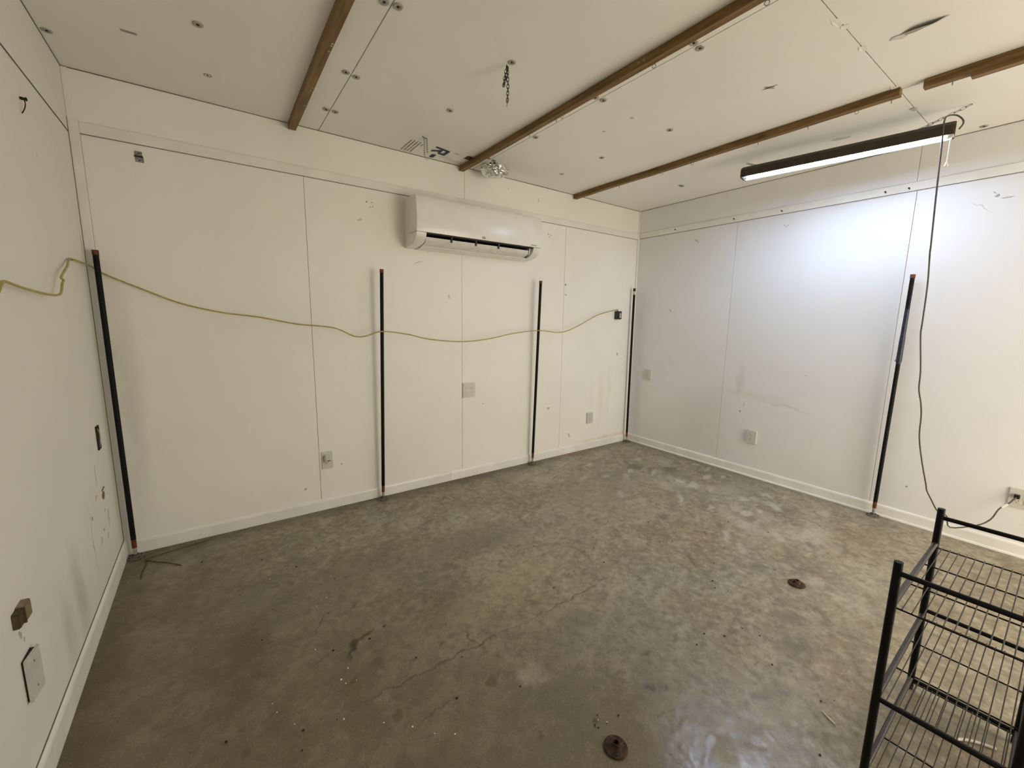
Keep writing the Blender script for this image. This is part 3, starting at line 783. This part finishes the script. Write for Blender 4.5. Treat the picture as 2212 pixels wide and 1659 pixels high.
# ------------------------------------------------------------------ hanging LED shop light
def shop_light(p0, p1, zt, zr, em, label, chain_pts, pull):
    p0 = Vector((p0[0], p0[1], 0)); p1 = Vector((p1[0], p1[1], 0))
    L = (p1 - p0).length
    mid = (p0 + p1) / 2
    ang = math.atan2((p1 - p0).y, (p1 - p0).x)
    fr = T(mid.x, mid.y, 0) @ Matrix.Rotation(ang, 4, 'Z')          # local x along the light
    e = empty('shop_light', (mid.x, mid.y, zt)); tag(e, label, 'light fixture')
    wt, wb_ = 0.030, 0.050
    zl, zk = zr + .003, zr                                           # the far lip of the hood hangs a little lower than the near one
    prof = [(-wt, zt), (wt, zt), (wb_, zt - .022), (wb_, zk), (wb_ - .003, zk), (wb_ - .003, zt - .026), (wt - .004, zt - .012), (-wt + .004, zt - .012), (-wb_ + .003, zt - .026), (-wb_ + .003, zl), (-wb_, zl), (-wb_, zt - .022)]
    b = MB(); n = len(prof)
    vs = [fr @ Vector((-L / 2, y, z)) for y, z in prof] + [fr @ Vector((L / 2, y, z)) for y, z in prof]
    b.add(vs, [[i, (i + 1) % n, n + (i + 1) % n, n + i] for i in range(n)])
    b.build('housing', 'housing', e)
    b = MB(); rp = [(-wb_ + .004, zl + .002), (-wb_ + .004, zt - .028), (-wt + .006, zt - .014), (wt - .006, zt - .014), (wb_ - .004, zt - .028), (wb_ - .004, zk + .002)]
    vs = [fr @ Vector((-L / 2 + .001, y, z)) for y, z in rp] + [fr @ Vector((L / 2 - .001, y, z)) for y, z in rp]
    b.add(vs, [[i, i + 1, 7 + i, 6 + i] for i in range(5)])
    b.build('reflector', 'reflector', e)
    for s in (-1, 1):
        bb_ = MB(); hx = s * L / 2
        cap = [(-wt, zt), (wt, zt), (wb_, zt - .022), (wb_, zk + .001), (wb_ * .6, zk - .001), (-wb_ * .6, zl - .003), (-wb_, zl + .001), (-wb_, zt - .022)]
        nc = len(cap)
        vs = [fr @ Vector((hx, y, z)) for y, z in cap] + [fr @ Vector((hx + s * .010, y * .93, z - (.003 if z == zt else 0))) for y, z in cap]
        bb_.add(vs, [list(range(nc)), list(range(2 * nc - 1, nc - 1, -1))] + [[i, (i + 1) % nc, nc + (i + 1) % nc, nc + i] for i in range(nc)])
        bb_.build('end_cap', 'housing', e)
        MB().tube([fr @ Vector((hx - s * .002, 0, zr + .016)), fr @ Vector((hx - s * .022, 0, zr + .016))], .020, 14).build('lamp_holder', 'plate', e)
    MB().tube([fr @ Vector((-L / 2 + .022, 0, zr + .016)), fr @ Vector((L / 2 - .022, 0, zr + .016))], .018, 16).build('lamp_tube', em, e)
    for ch in chain_pts:
        bc = MB(); links(bc, ch, .030, .0065, .0017)
        bc.build('suspension_chain', 'chain_zinc', e)
    if pull:
        x, y, z = pull
        pc = MB().tube([(x, y, zr + .004), (x + .002, y, z + .05), (x, y, z)], .0022, 6).build('pull_cord', 'cord_white', e)
        MB().lathe([(.0015, .016), (.004, .012), (.006, .004), (.010, -.008), (.0085, -.013), (.0001, -.013)], T(x, y, z - .004), 12, True).build('pull_bell', 'cord_white', pc)
        MB().box((x - .014, y - .012, zr - .008), (x + .012, y + .012, zr + .012), .002).build('switch_block', 'plate', e)
    return e
SL = shop_light((3.930, -1.580), (4.118, -2.668), 2.642, 2.565, 'led', 'long dark shop light with a lit white tube hanging near the right wall',
    [[(4.123, -1.495, 2.742), (4.010, -1.690, 2.638)], [(4.195, -2.715, 2.744), (4.145, -2.634, 2.700), (4.075, -2.520, 2.638)]], (4.088, -2.668, 2.415))

# ------------------------------------------------------------------ power cord of the light
cw = MB().tube([(4.132, -2.690, 2.606), (4.147, -2.700, 2.633), (4.157, -2.694, 2.661), (4.150, -2.668, 2.690), (4.127, -2.635, 2.693),(4.067, -2.634, 2.648),(4.007, -2.650, 2.534),(4.007, -2.662, 2.220),(4.027, -2.670, 1.951),(4.032, -2.670, 1.912),(4.057, -2.678, 1.726),(4.097, -2.675, 1.493),(4.107, -2.675, 1.422),(4.157, -2.692, 1.205),(4.187, -2.693, 1.085),(4.207, -2.709, 0.995),(4.227, -2.718, 0.903),(4.257, -2.721, 0.760),(4.297, -2.748, 0.587),(4.337, -2.776, 0.443),(4.347, -2.785, 0.395),(4.377, -2.809, 0.332),(4.427, -2.840, 0.252),(4.487, -2.879, 0.215),(4.557, -2.896, 0.121),
           (4.597, -3.009, .173), (4.627, -3.061, .229),
           (4.647, -3.085, .304), (4.670, -3.118, .349), (4.686, -3.143, .398)], 0.0042, 8, sub=4).build('power_cord', 'cord_brown', SL); cw['label'] = 'thin brown cord from the light to the outlet'
MB().tube([(4.655, -3.094, .318), (4.669, -3.116, .346)], .0062, 8).build('white_sleeve', 'cord_white', cw)
MB().box((4.690, -3.158, .386), (4.715, -3.132, .412), .004).build('plug', 'screw', cw)

# ------------------------------------------------------------------ outlets and wall plates
def frame_for(wall, u, z):
    """local x along the wall to the viewer's right, y up, z out of the wall"""
    if wall == 'back':  return Matrix(((1, 0, 0, u), (0, 0, -1, 0), (0, 1, 0, z), (0, 0, 0, 1)))
    if wall == 'right': return Matrix(((0, 0, -1, W), (-1, 0, 0, u), (0, 1, 0, z), (0, 0, 0, 1)))
    return Matrix(((0, 0, 1, 0), (1, 0, 0, u), (0, 1, 0, z), (0, 0, 0, 1)))
def bevel_box(w, h, d0, d1, bev):
    bm = bmesh.new(); bmesh.ops.create_cube(bm, size=1)
    for v in bm.verts:
        v.co = Vector((v.co.x * w, v.co.y * h, d0 + (v.co.z + .5) * (d1 - d0)))
    if bev: bmesh.ops.bevel(bm, geom=[e for e in bm.edges if max(v.co.z for v in e.verts) > d1 - 1e-6], offset=bev, segments=2, affect='EDGES')
    return bm
def outlet(wall, u, z, w, h, label, gangs=1, style='duplex', d=0.008, mat='plate'):
    F = frame_for(wall, u, z)
    e = empty('wall_outlet', F.translation); tag(e, label, 'outlet')
    MB().bm(bevel_box(w, h, 0, d, .002), F).build('cover_plate', mat, e)
    for gi in range(gangs):
        gx = (gi - (gangs - 1) / 2) * 0.046
        for s in ((1, -1) if style != 'plugged' else (-1,)):
            G = F @ T(gx, s * 0.0195, 0)
            r = MB().bm(bevel_box(.034, .028, d - .002, d + .0025, .0015), G).build('receptacle', mat, e)
            sl = MB()
            for (x, y, ww, hh) in ((-.0065, .004, .0022, .009), (.0065, .004, .0022, .007)):
                sl.bm(bevel_box(ww, hh, d + .001, d + .0031, 0), G @ T(x, y, 0))
            sl.lathe([(.0026, d + .001), (.0026, d + .0031), (.0001, d + .0031)], G @ T(0, -.007, 0), 8)
            sl.build('slot', 'slot', r)
    if gangs == 1 and style != 'plugged':
        MB().lathe([(.003, d - .001), (.003, d + .001), (.0001, d + .0014)], F, 8).build('screw', 'steel', e)
    return e, F
o1, F1 = outlet('back', 1.185, 0.392, .078, .136, 'white outlet with a small plug-in adapter low on the back wall', style='plugged')
ad = MB().bm(bevel_box(.040, .052, .008, .040, .006), F1 @ T(-.002, .020, 0)).build('adapter', 'plate', o1)
MB().bm(bevel_box(.020, .006, .039, .0412, 0), F1 @ T(.004, .004, 0)).build('adapter_slot', 'slot', ad)
outlet('back', 2.428, 0.832, .128, .138, 'wide double outlet halfway up the back wall beside a seam', gangs=2, d=.012)
outlet('back', 4.025, 0.367, .092, .126, 'small outlet low on the back wall near the right corner', d=.018, mat='plate_grey')
outlet('right', -0.258, 0.857, .090, .125, 'outlet on the right wall close to the corner pipe', d=.014)
outlet('right', -1.487, 0.395, .092, .124, 'outlet low in the middle of the right wall', d=.022)
outlet('right', -3.170, 0.385, .122, .126, 'wide outlet with a cord plugged in behind the wire rack', gangs=2, d=.010)

# left wall: opening of an uncovered box, blank plate, tan jack, plugged hole, hook
ob = tag(empty('outlet_box', (0, -0.300, 0.825)), 'narrow open metal outlet box in the left wall near the corner', 'outlet box')
FL = frame_for('left', -0.300, 0.825)
bo = MB()
for (x, y, w, h) in ((-.026, 0, .006, .126), (.026, 0, .006, .126), (0, .060, .058, .006), (0, -.060, .058, .006)):
    bo.bm(bevel_box(w, h, -.004, .006, 0), FL @ T(x, y, 0))
bo.build('box_rim', 'dark', ob)
MB().bm(bevel_box(.048, .116, -.004, .0015, 0), FL).build('box_back', 'dark', ob)
MB().tube([FL @ Vector(p) for p in ((-.006, .05, .004), (.004, .02, .009), (-.003, -.02, .008), (.004, -.052, .004))], .0035, 6, sub=4).build('wire_end', 'galv', ob)
bp = tag(empty('blank_plate', (0, -1.553, 0.378)), 'loose blank grey plate low on the left wall', 'wall plate')
FP = frame_for('left', -1.553, 0.378) @ T(0, 0, .010) @ Matrix.Rotation(-.10, 4, 'Y')
MB().bm(bevel_box(.084, .142, 0, .006, .002), FP).build('plate', 'plate_grey', bp)
MB().bm(bevel_box(.074, .132, -.014, .0, 0), FP).build('mounting_ring', 'dark', bp)
for s in (-1, 1):
    MB().lathe([(.003, .005), (.003, .0068), (.0001, .0070)], FP @ T(0, s * .042, 0), 8).build('screw', 'steel', bp)
tj = tag(empty('wall_jack', (0, -1.560, 0.585)), 'small tan plastic jack above the blank plate on the left wall', 'wall jack')
FJ = frame_for('left', -1.560, 0.585)
MB().bm(bevel_box(.052, .052, 0, .020, .003), FJ @ T(.018, 0, 0)).build('jack_body', 'tan', tj)
MB().bm(bevel_box(.034, .048, 0, .016, .003), FJ @ T(-.024, -.002, 0)).build('jack_port', 'tan_dark', tj)
MB().bm(bevel_box(.004, .050, 0, .021, .0), FJ @ T(-.008, -.001, 0)).build('ridge', 'tan_dark', tj)
hp = tag(empty('patched_hole', (0, -.350, .520)), 'ragged brown hole in the left wall paint below the open box', 'hole')
FH = frame_for('left', -.350, .520)
pts = [((.030 + .005 * math.sin(i * 2.1)) * math.cos(2 * math.pi * i / 14), (.022 + .003 * math.cos(i * 1.7)) * math.sin(2 * math.pi * i / 14)) for i in range(14)]
MB().add([FH @ Vector((x, y, .0008)) for x, y in pts] + [FH @ Vector((x, y, -.002)) for x, y in pts], [list(range(14))] + [[i, (i + 1) % 14, 14 + (i + 1) % 14, 14 + i] for i in range(14)]).build('bare_wood', 'brown_hole', hp)
MB().tube([FH @ Vector(p) for p in ((-.028, .033, .001), (-.028, .036, .004), (.024, .040, .004), (.024, .037, .001))], .0018, 5).build('staple', 'screw', hp)
wh = tag(empty('wall_hook', (0, -.772, 2.29)), 'small dark hook with a wire tail high on the left wall', 'hook')
FK = frame_for('left', -.772, 2.300)
MB().lathe([(.004, 0), (.006, .004), (.005, .014), (.008, .018), (.004, .021), (.0001, .021)], FK, 10).build('hook_stem', 'screw', wh)
MB().tube([FK @ Vector(p) for p in ((0, 0, .012), (-.002, -.020, .014), (-.006, -.040, .010), (-.013, -.058, .004))], .0020, 6, sub=4).build('wire_tail', 'chain', wh)

# metal bracket on the back wall
hb = tag(empty('wall_bracket', (0.275, 0, 2.365)), 'small steel two-hole bracket high on the back wall, left end', 'bracket')
FB = frame_for('back', 0.275, 2.365)
MB().bm(bevel_box(.034, .026, 0, .003, .001), FB @ T(-.002, .017, 0)).bm(bevel_box(.038, .030, 0, .003, .001), FB @ T(.001, -.014, 0)).build('leaf', 'steel', hb)
MB().tube([FB @ Vector((-.020, .002, .004)), FB @ Vector((.018, .002, .004))], .0045, 8).build('knuckle', 'chain', hb)
MB().lathe([(.004, .002), (.004, .0042), (.0001, .0042)], FB @ T(0, .018, 0), 8).build('screw', 'screw', hb)
MB().lathe([(.0035, .002), (.0035, .0042), (.0001, .0042)], FB @ T(.001, -.020, 0), 8).build('screw', 'screw', hb)

# surface receptacle that ends the yellow cord
rb = tag(empty('receptacle_box', (4.405, 0, 1.548)), 'dark surface receptacle box where the yellow cord ends near the corner', 'outlet box')
FR = frame_for('back', 4.402, 1.548)
MB().bm(bevel_box(.066, .094, 0, .048, .004), FR).build('box_body', 'boxgreen', rb)
fc = MB().bm(bevel_box(.060, .090, .048, .056, .003), FR).build('face_frame', 'slot', rb)
MB().bm(bevel_box(.030, .064, .056, .060, .006), FR @ T(.002, -.004, 0)).build('receptacle', 'plate', fc)
MB().tube([FR @ Vector(p) for p in ((-.040, .056, .045), (-.030, .062, .040), (-.022, .056, .034), (-.020, .044, .030))], .006, 6, sub=3).build('strain_relief', 'slot', rb)

# ------------------------------------------------------------------ yellow cord strung along the walls
yc = tag(empty('extension_cord', (4.36, -.045, 1.604)), 'yellow extension cord strung along the left and back walls', 'cord')
MB().tube([(0.030, -2.0, 1.30), (0.030, -1.70, 1.40), (.030, -1.550, 1.459), (.030, -1.424, 1.526), (.030, -1.375, 1.560), (.030, -1.341, 1.573), (.030, -1.188, 1.561), (.030, -.917, 1.550), (.030, -.756, 1.558), (.030, -.708, 1.599),
           (.030, -.675, 1.620), (.030, -.707, 1.628), (.025, -.613, 1.664), (.020, -.528, 1.691), (.012, -.445, 1.724), (.012, -.371, 1.738), (.024, -.060, 1.734),
           (.070, -.034, 1.698), (.212, -.036, 1.629), (.397, -.044, 1.547), (.602, -.05, 1.496), (.803, -.06, 1.470), (1.019, -.08, 1.427), (1.255, -.10, 1.402), (1.394, -.115, 1.341),
           (1.476, -.125, 1.341), (1.596, -.132, 1.375), (1.800, -.13, 1.352), (1.997, -.13, 1.309), (2.312, -.13, 1.285), (2.583, -.13, 1.309), (2.839, -.13, 1.353), (3.145, -.125, 1.378),
           (3.436, -.11, 1.358), (3.680, -.09, 1.415), (4.008, -.07, 1.541), (4.314, -.05, 1.604), (4.362, -.045, 1.604)], 0.0046, 8, sub=5).build('cable', 'cord_yellow', yc)
MB().tube([(-.002, -.405, 1.730), (.020, -.405, 1.732)], .0018, 6).build('nail', 'screw', yc)

# ------------------------------------------------------------------ standing pipes with floor flanges
def flange(b, mt, r=.042):
    b.lathe([(.0001, .0), (r, .0), (r, .005), (r * .93, .007), (r * .45, .009), (.019, .012), (.019, .020), (.0145, .020), (.0145, .004), (.0001, .004)], mt, 28)
def pipe(foot, top, label, cap='rust2', silver_top=False, tape=False):
    e = empty('standing_pipe', foot); tag(e, label, 'pipe', 'black pipes standing against the walls')
    f = Vector(foot); t = Vector(top); d = (t - f).normalized()
    P = lambda z: f + d * (z / d.z)
    b = MB(); flange(b, T(*foot) @ Matrix.Scale(1, 4), .043); b.build('floor_flange', 'flange', e)
    for a in (0.6, 2.2, 3.75, 5.3):
        MB().lathe([(.0001, .0105), (.004, .0105), (.0045, .006)], T(foot[0] + .032 * math.cos(a), foot[1] + .032 * math.sin(a), 0), 8).build('screw', 'screw', e)
    MB().tube([P(.008), P(.022)], .0165, 14).build('hub', 'screw', e)
    MB().tube([P(.022), P(.066)], .0098, 14).build('bare_nipple', 'galv', e)
    MB().tube([P(.064), P(.118)], .0125, 14).build('rusty_coupling', 'rust2', e)
    MB().tube([P(.118), P(t.z - .026)], .0133, 16).build('pipe_body', 'black', e)
    if silver_top:
        MB().tube([P(t.z - .075), P(t.z - .035)], .0136, 14).build('silver_band', 'galv', e)
    MB().tube([P(t.z - .026), P(t.z)], .0150, 14).build('end_cap', cap, e)
    if tape:
        MB().tube([P(1.20), P(1.23), P(1.30), P(1.36), P(1.42), P(1.60)], [.0135, .0175, .0165, .0165, .0148, .0136], 14).build('tape_wrap', 'tape', e)
        MB().tube([P(1.235) + Vector((-.012, .008, 0)), P(1.225) + Vector((-.022, .016, -.004))], .004, 6).build('tape_tail', 'tape', e)
pipe((.052, -.064, 0), (.050, -.060, 1.822), 'black pipe with rusty cap standing in the left corner')
pipe((1.587, -.062, 0), (1.617, -.108, 1.840), 'black pipe standing left of the air conditioner, with a rusty coupling at its foot')
pipe((3.150, -.064, 0), (3.172, -.100, 1.855), 'black pipe standing below the right end of the air conditioner')
pipe((4.640, -.062, 0), (4.624, -.062, 1.865), 'black pipe with silver band standing in the far right corner', 'rust', True)
pipe((W - .060, -2.468, 0), (W - .058, -2.480, 1.846), 'black pipe with dark tape standing against the right wall', 'rust2', False, True)

# loose rusty flanges on the floor
def loose_flange(x, y, rz, label):
    e = empty('floor_flange', (x, y, 0)); tag(e, label, 'pipe flange', 'loose rusty flanges on the floor')
    mt = T(x, y, 0) @ Matrix.Rotation(rz, 4, 'Z')
    b = MB(); b.lathe([(.0001, 0), (.041, 0), (.0425, .003), (.041, .0075), (.036, .008), (.022, .010), (.0165, .015), (.0145, .026), (.0095, .026), (.0085, .005), (.0001, .005)], mt, 32)
    o = b.build('plate', 'rust', e)
    MB().lathe([(.0001, .0055), (.0085, .0055)], mt, 16).build('bore', 'dark', o)
    for i in range(4):
        a = i * math.pi / 2 + .5
        MB().lathe([(.0001, .0098), (.0042, .0098), (.0042, .006)], mt @ T(.030 * math.cos(a), .030 * math.sin(a), 0), 8).build('screw_hole', 'dark', o)
loose_flange(1.583, -2.530, .3, 'round rusty pipe flange on the floor at the bottom of the view')
loose_flange(3.171, -2.497, 1.1, 'round rusty pipe flange on the floor left of the wire rack')

# ------------------------------------------------------------------ split air conditioner
AX0, AX1 = 1.845, 3.052
ac = tag(empty('air_conditioner', ((AX0 + AX1) / 2, 0, 2.03)), 'white split air conditioner mounted high on the back wall', 'air conditioner')
top = [(0, 2.400), (-.195, 2.400), (-.222, 2.394), (-.236, 2.376), (-.243, 2.33), (-.246, 2.26), (-.246, 2.20), (-.243, 2.160), (-.238, 2.128)]
low = [(-.232, 2.105), (-.222, 2.085), (-.200, 2.066), (-.165, 2.050), (-.110, 2.038), (-.05, 2.032), (0, 2.030)]
def rounded_slab(poly, x0, x1, bev):
    bm = bmesh.new()
    n = len(poly)
    a = [bm.verts.new((x0, u, v)) for u, v in poly]; c = [bm.verts.new((x1, u, v)) for u, v in poly]
    bm.faces.new(a); bm.faces.new(c[::-1])
    for i in range(n): bm.faces.new((a[i], c[i], c[(i + 1) % n], a[(i + 1) % n]))
    bmesh.ops.recalc_face_normals(bm, faces=bm.faces)
    if bev:
        es = [e for e in bm.edges if abs(e.verts[0].co.x - e.verts[1].co.x) < 1e-6 and not all(abs(v.co.y) < 1e-6 for v in e.verts)]
        bmesh.ops.bevel(bm, geom=es, offset=bev, segments=3, affect='EDGES', profile=.5)
    return bm
def smooth_ob(o, ang=35):
    for p in o.data.polygons: p.use_smooth = True
    try: o.data.set_sharp_from_angle(angle=math.radians(ang))
    except Exception: pass
    return o
smooth_ob(MB().bm(rounded_slab(top + [(-.10, 2.128), (-.10, 2.05), (0, 2.05)], AX0, AX1, .008)).build('body_shell', 'ac', ac))
for (a, b_) in ((AX0, AX0 + .085), (AX1 - .085, AX1)):
    smooth_ob(MB().bm(rounded_slab([(0, 2.126), (-.2378, 2.126)] + low, a + .001, b_, .004)).build('end_cheek', 'ac', ac))
MB().box((AX0 + .085, -.12, 2.045), (AX1 - .085, -.095, 2.128)).box((AX0 + .085, -.225, 2.118), (AX1 - .085, -.10, 2.1275)).build('outlet_cavity', 'dark', ac)
# open louver below the slot
inn = [(-.214, 2.098), (-.208, 2.078), (-.188, 2.060), (-.155, 2.046), (-.105, 2.036), (-.05, 2.031), (-.05, 2.036), (-.105, 2.042), (-.152, 2.052), (-.183, 2.066), (-.201, 2.082), (-.207, 2.099)]
smooth_ob(MB().prism(inn, 'x', AX0 + .090, AX1 - .125).build('louver', 'ac_in', ac), 50)
MB().prism([(0, 2.033), (-.10, 2.033), (-.14, 2.042), (-.14, 2.038), (-.10, 2.027), (0, 2.027)], 'x', AX0 + .085, AX1 - .085).build('bottom_lip', 'ac', ac)
for i in range(3):
    x = AX0 + .305 + i * .225
    MB().prism([(-.226, 2.122), (-.223, 2.080), (-.214, 2.078), (-.200, 2.122)], 'x', x - .006, x + .006).build('louver_arm', 'slot', ac)
MB().prism([(-.222, 2.125), (-.21, 2.07), (-.15, 2.06), (-.15, 2.12)], 'x', AX1 - .118, AX1 - .108).build('louver_hinge', 'ac_in', ac)
MB().box((AX0 + .005, -.2412, 2.1265), (AX1 - .005, -.20, 2.1285)).build('panel_joint', 'gap', ac)
FA = Matrix(((1, 0, 0, 2.424), (0, 0, -1, -.2432), (0, 1, 0, 2.140), (0, 0, 0, 1)))
text_mesh('LG', .022, 'logo', 'print', ac, T(0, -.0012, 0) @ FA, ext=.0012, off=.0004)
b = MB()
x = 2.935
for l in (.010, .006, .012, .008, .012):
    b.box((x, -.2432, 2.142), (x + l, -.2395, 2.148)); x += l + .003
b.build('small_print', 'print', ac)

# ------------------------------------------------------------------ wire rack
rk = tag(empty('wire_rack', (2.47, -3.20, 0)), 'black three-tier wire rack on the floor in the lower right corner', 'rack')
A = Vector((2.158, -3.066, 0)); B = Vector((2.785, -3.057, 0)); DL = Vector((0.014, -1, 0)).normalized(); LR = 0.285
A2 = A + DL * LR; B2 = B + DL * LR
HT = 0.785
for q in (A, B, A2, B2):
    MB().tube([q + Vector((0, 0, .004)), q + Vector((0, 0, HT))], .0112, 12).build('leg', 'rack', rk)
    MB().tube([q, q + Vector((0, 0, .016))], .0128, 12).build('foot_cap', 'slot', rk)
def zz(p, z): return Vector((p.x, p.y, z))
for (P0, P1, hs) in ((A, A2, (.750, .322, .034)), (B, B2, (.750, .356, .040))):
    for h in hs:
        MB().tube([zz(P0, h), zz(P1, h)], .0080, 10).build('end_rail', 'rack', rk)
for (zs, sh) in ((.640, 0), (.330, 0), (.046, 0)):
    zA = zs if zs != .330 else .322; zB = zs if zs != .330 else .335
    for (P0, P1) in ((A, B), (A2, B2)):
        MB().tube([zz(P0, zA), zz(P1, zB)], .0085, 12).build('shelf_tube', 'rack_tube', rk)
    n = 13
    for i in range(1, n):
        t = i / n
        a = zz(A.lerp(A2, t), zA - .004); c = zz(B.lerp(B2, t), zB - .004)
        MB().tube([a.lerp(c, .02), a.lerp(c, .98)], .0017, 6).build('wire', 'wire', rk)
    for t in (.025, .34, .66, .975):
        a = zz(A.lerp(B, t), zA + (zB - zA) * t - .0085); c = zz(A2.lerp(B2, t), zA + (zB - zA) * t - .0085)
        MB().tube([a, c], .0026, 6).build('cross_wire', 'rack', rk)

# ------------------------------------------------------------------ litter on the floor
for (pts, r, lab) in (([(.105, -.150, .004), (.17, -.215, .006), (.235, -.275, .006), (.285, -.330, .003)], .0028, 'dry brown twig pointing into the room from the left floor corner'),
                 ([(.108, -.155, .003), (.112, -.22, .005), (.104, -.30, .004), (.108, -.37, .003)], .0026, 'dry brown twig lying along the left baseboard by the corner'),
                 ([(.10, -.145, .008), (.20, -.115, .006), (.32, -.085, .004), (.42, -.070, .003)], .0022, 'dry brown twig lying along the back baseboard by the left corner')):
    tag(MB().tube(pts, r, 6, sub=3).build('twig', 'twig'), lab, 'twig', 'twigs in the left corner')
tag(MB().tube([(2.352, -2.892, .003), (2.328, -2.940, .004)], .0026, 6).build('white_stick', 'cord_white'), 'tiny white stick on the floor left of the rack', 'stick')
tag(MB().tube([(2.595, -3.205, .004), (2.635, -3.225, .006), (2.668, -3.262, .006), (2.690, -3.305, .005)], .005, 6, sub=4).build('white_strip', 'cord_white'), 'curled white plastic strip on the floor under the rack', 'strip')
DEB = [MB(), MB()]
def crumbs(i, pts, r0, r1):
    b = DEB[i]
    for (x, y) in pts:
        bm = bmesh.new(); bmesh.ops.create_icosphere(bm, subdivisions=1, radius=1)
        s = R.uniform(r0, r1); sc = (s * R.uniform(.7, 1.4), s * R.uniform(.7, 1.2), s * .6)
        a = R.uniform(0, 3.1)
        for v in bm.verts: v.co = Vector((v.co.x * sc[0], v.co.y * sc[1], v.co.z * sc[2] + sc[2] * .9))
        b.bm(bm, T(x, y, 0) @ Matrix.Rotation(a, 4, 'Z'))
crumbs(0, [(.903, -1.652), (.916, -1.734), (.876, -1.725), (.865, -1.696), (.677, -1.799), (.830, -1.881), (.947, -1.979), (1.028, -2.054), (1.084, -2.123), (1.143, -2.167), (.872, -1.163), (.928, -1.118),
    (.701, -.766), (1.610, -2.423), (1.630, -2.448), (4.26, -.784), (3.982, -1.928), (3.408, -1.901), (3.108, -1.684), (.809, -1.465), (.62, -1.66), (.63, -1.71), (2.62, -3.10), (2.55, -3.16)], .0022, .0036)
crumbs(1, [(1.686, -2.455), (1.621, -2.408), (1.584, -2.431), (1.588, -2.445), (1.627, -2.451), (1.989, -1.735), (2.774, -2.306), (2.741, -2.249), (2.792, -2.207), (2.265, -2.426), (2.358, -2.408), (2.425, -2.472), (2.77, -2.539),
    (2.604, -2.609), (2.432, -2.68), (2.548, -2.494), (2.569, -2.567), (.910, -1.248), (.876, -1.276), (1.109, -1.497), (1.362, -1.654), (1.332, -1.874), (1.217, -2.042), (.619, -1.266), (.699, -1.844), (.383, -.353), (.794, -.716), (.843, -.721),
    (2.399, -2.873), (2.448, -2.902), (2.15, -2.953), (2.901, -1.891), (2.990, -1.812), (2.958, -1.79), (2.913, -1.767)] + [(R.uniform(.4, 4.3), R.uniform(-2.4, -.4)) for _ in range(40)], .0028, .0055)
nw = len(DEB[0].f)
DEB[0].add(DEB[1].v, DEB[1].f)
deb = tag(DEB[0].build('floor_debris', 'crumb_white'), 'tiny white and dark crumbs scattered over the concrete floor', 'debris', kind='stuff')
deb.data.materials.append(M['crumb_dark'])
for p in deb.data.polygons:
    if p.index >= nw: p.material_index = 1
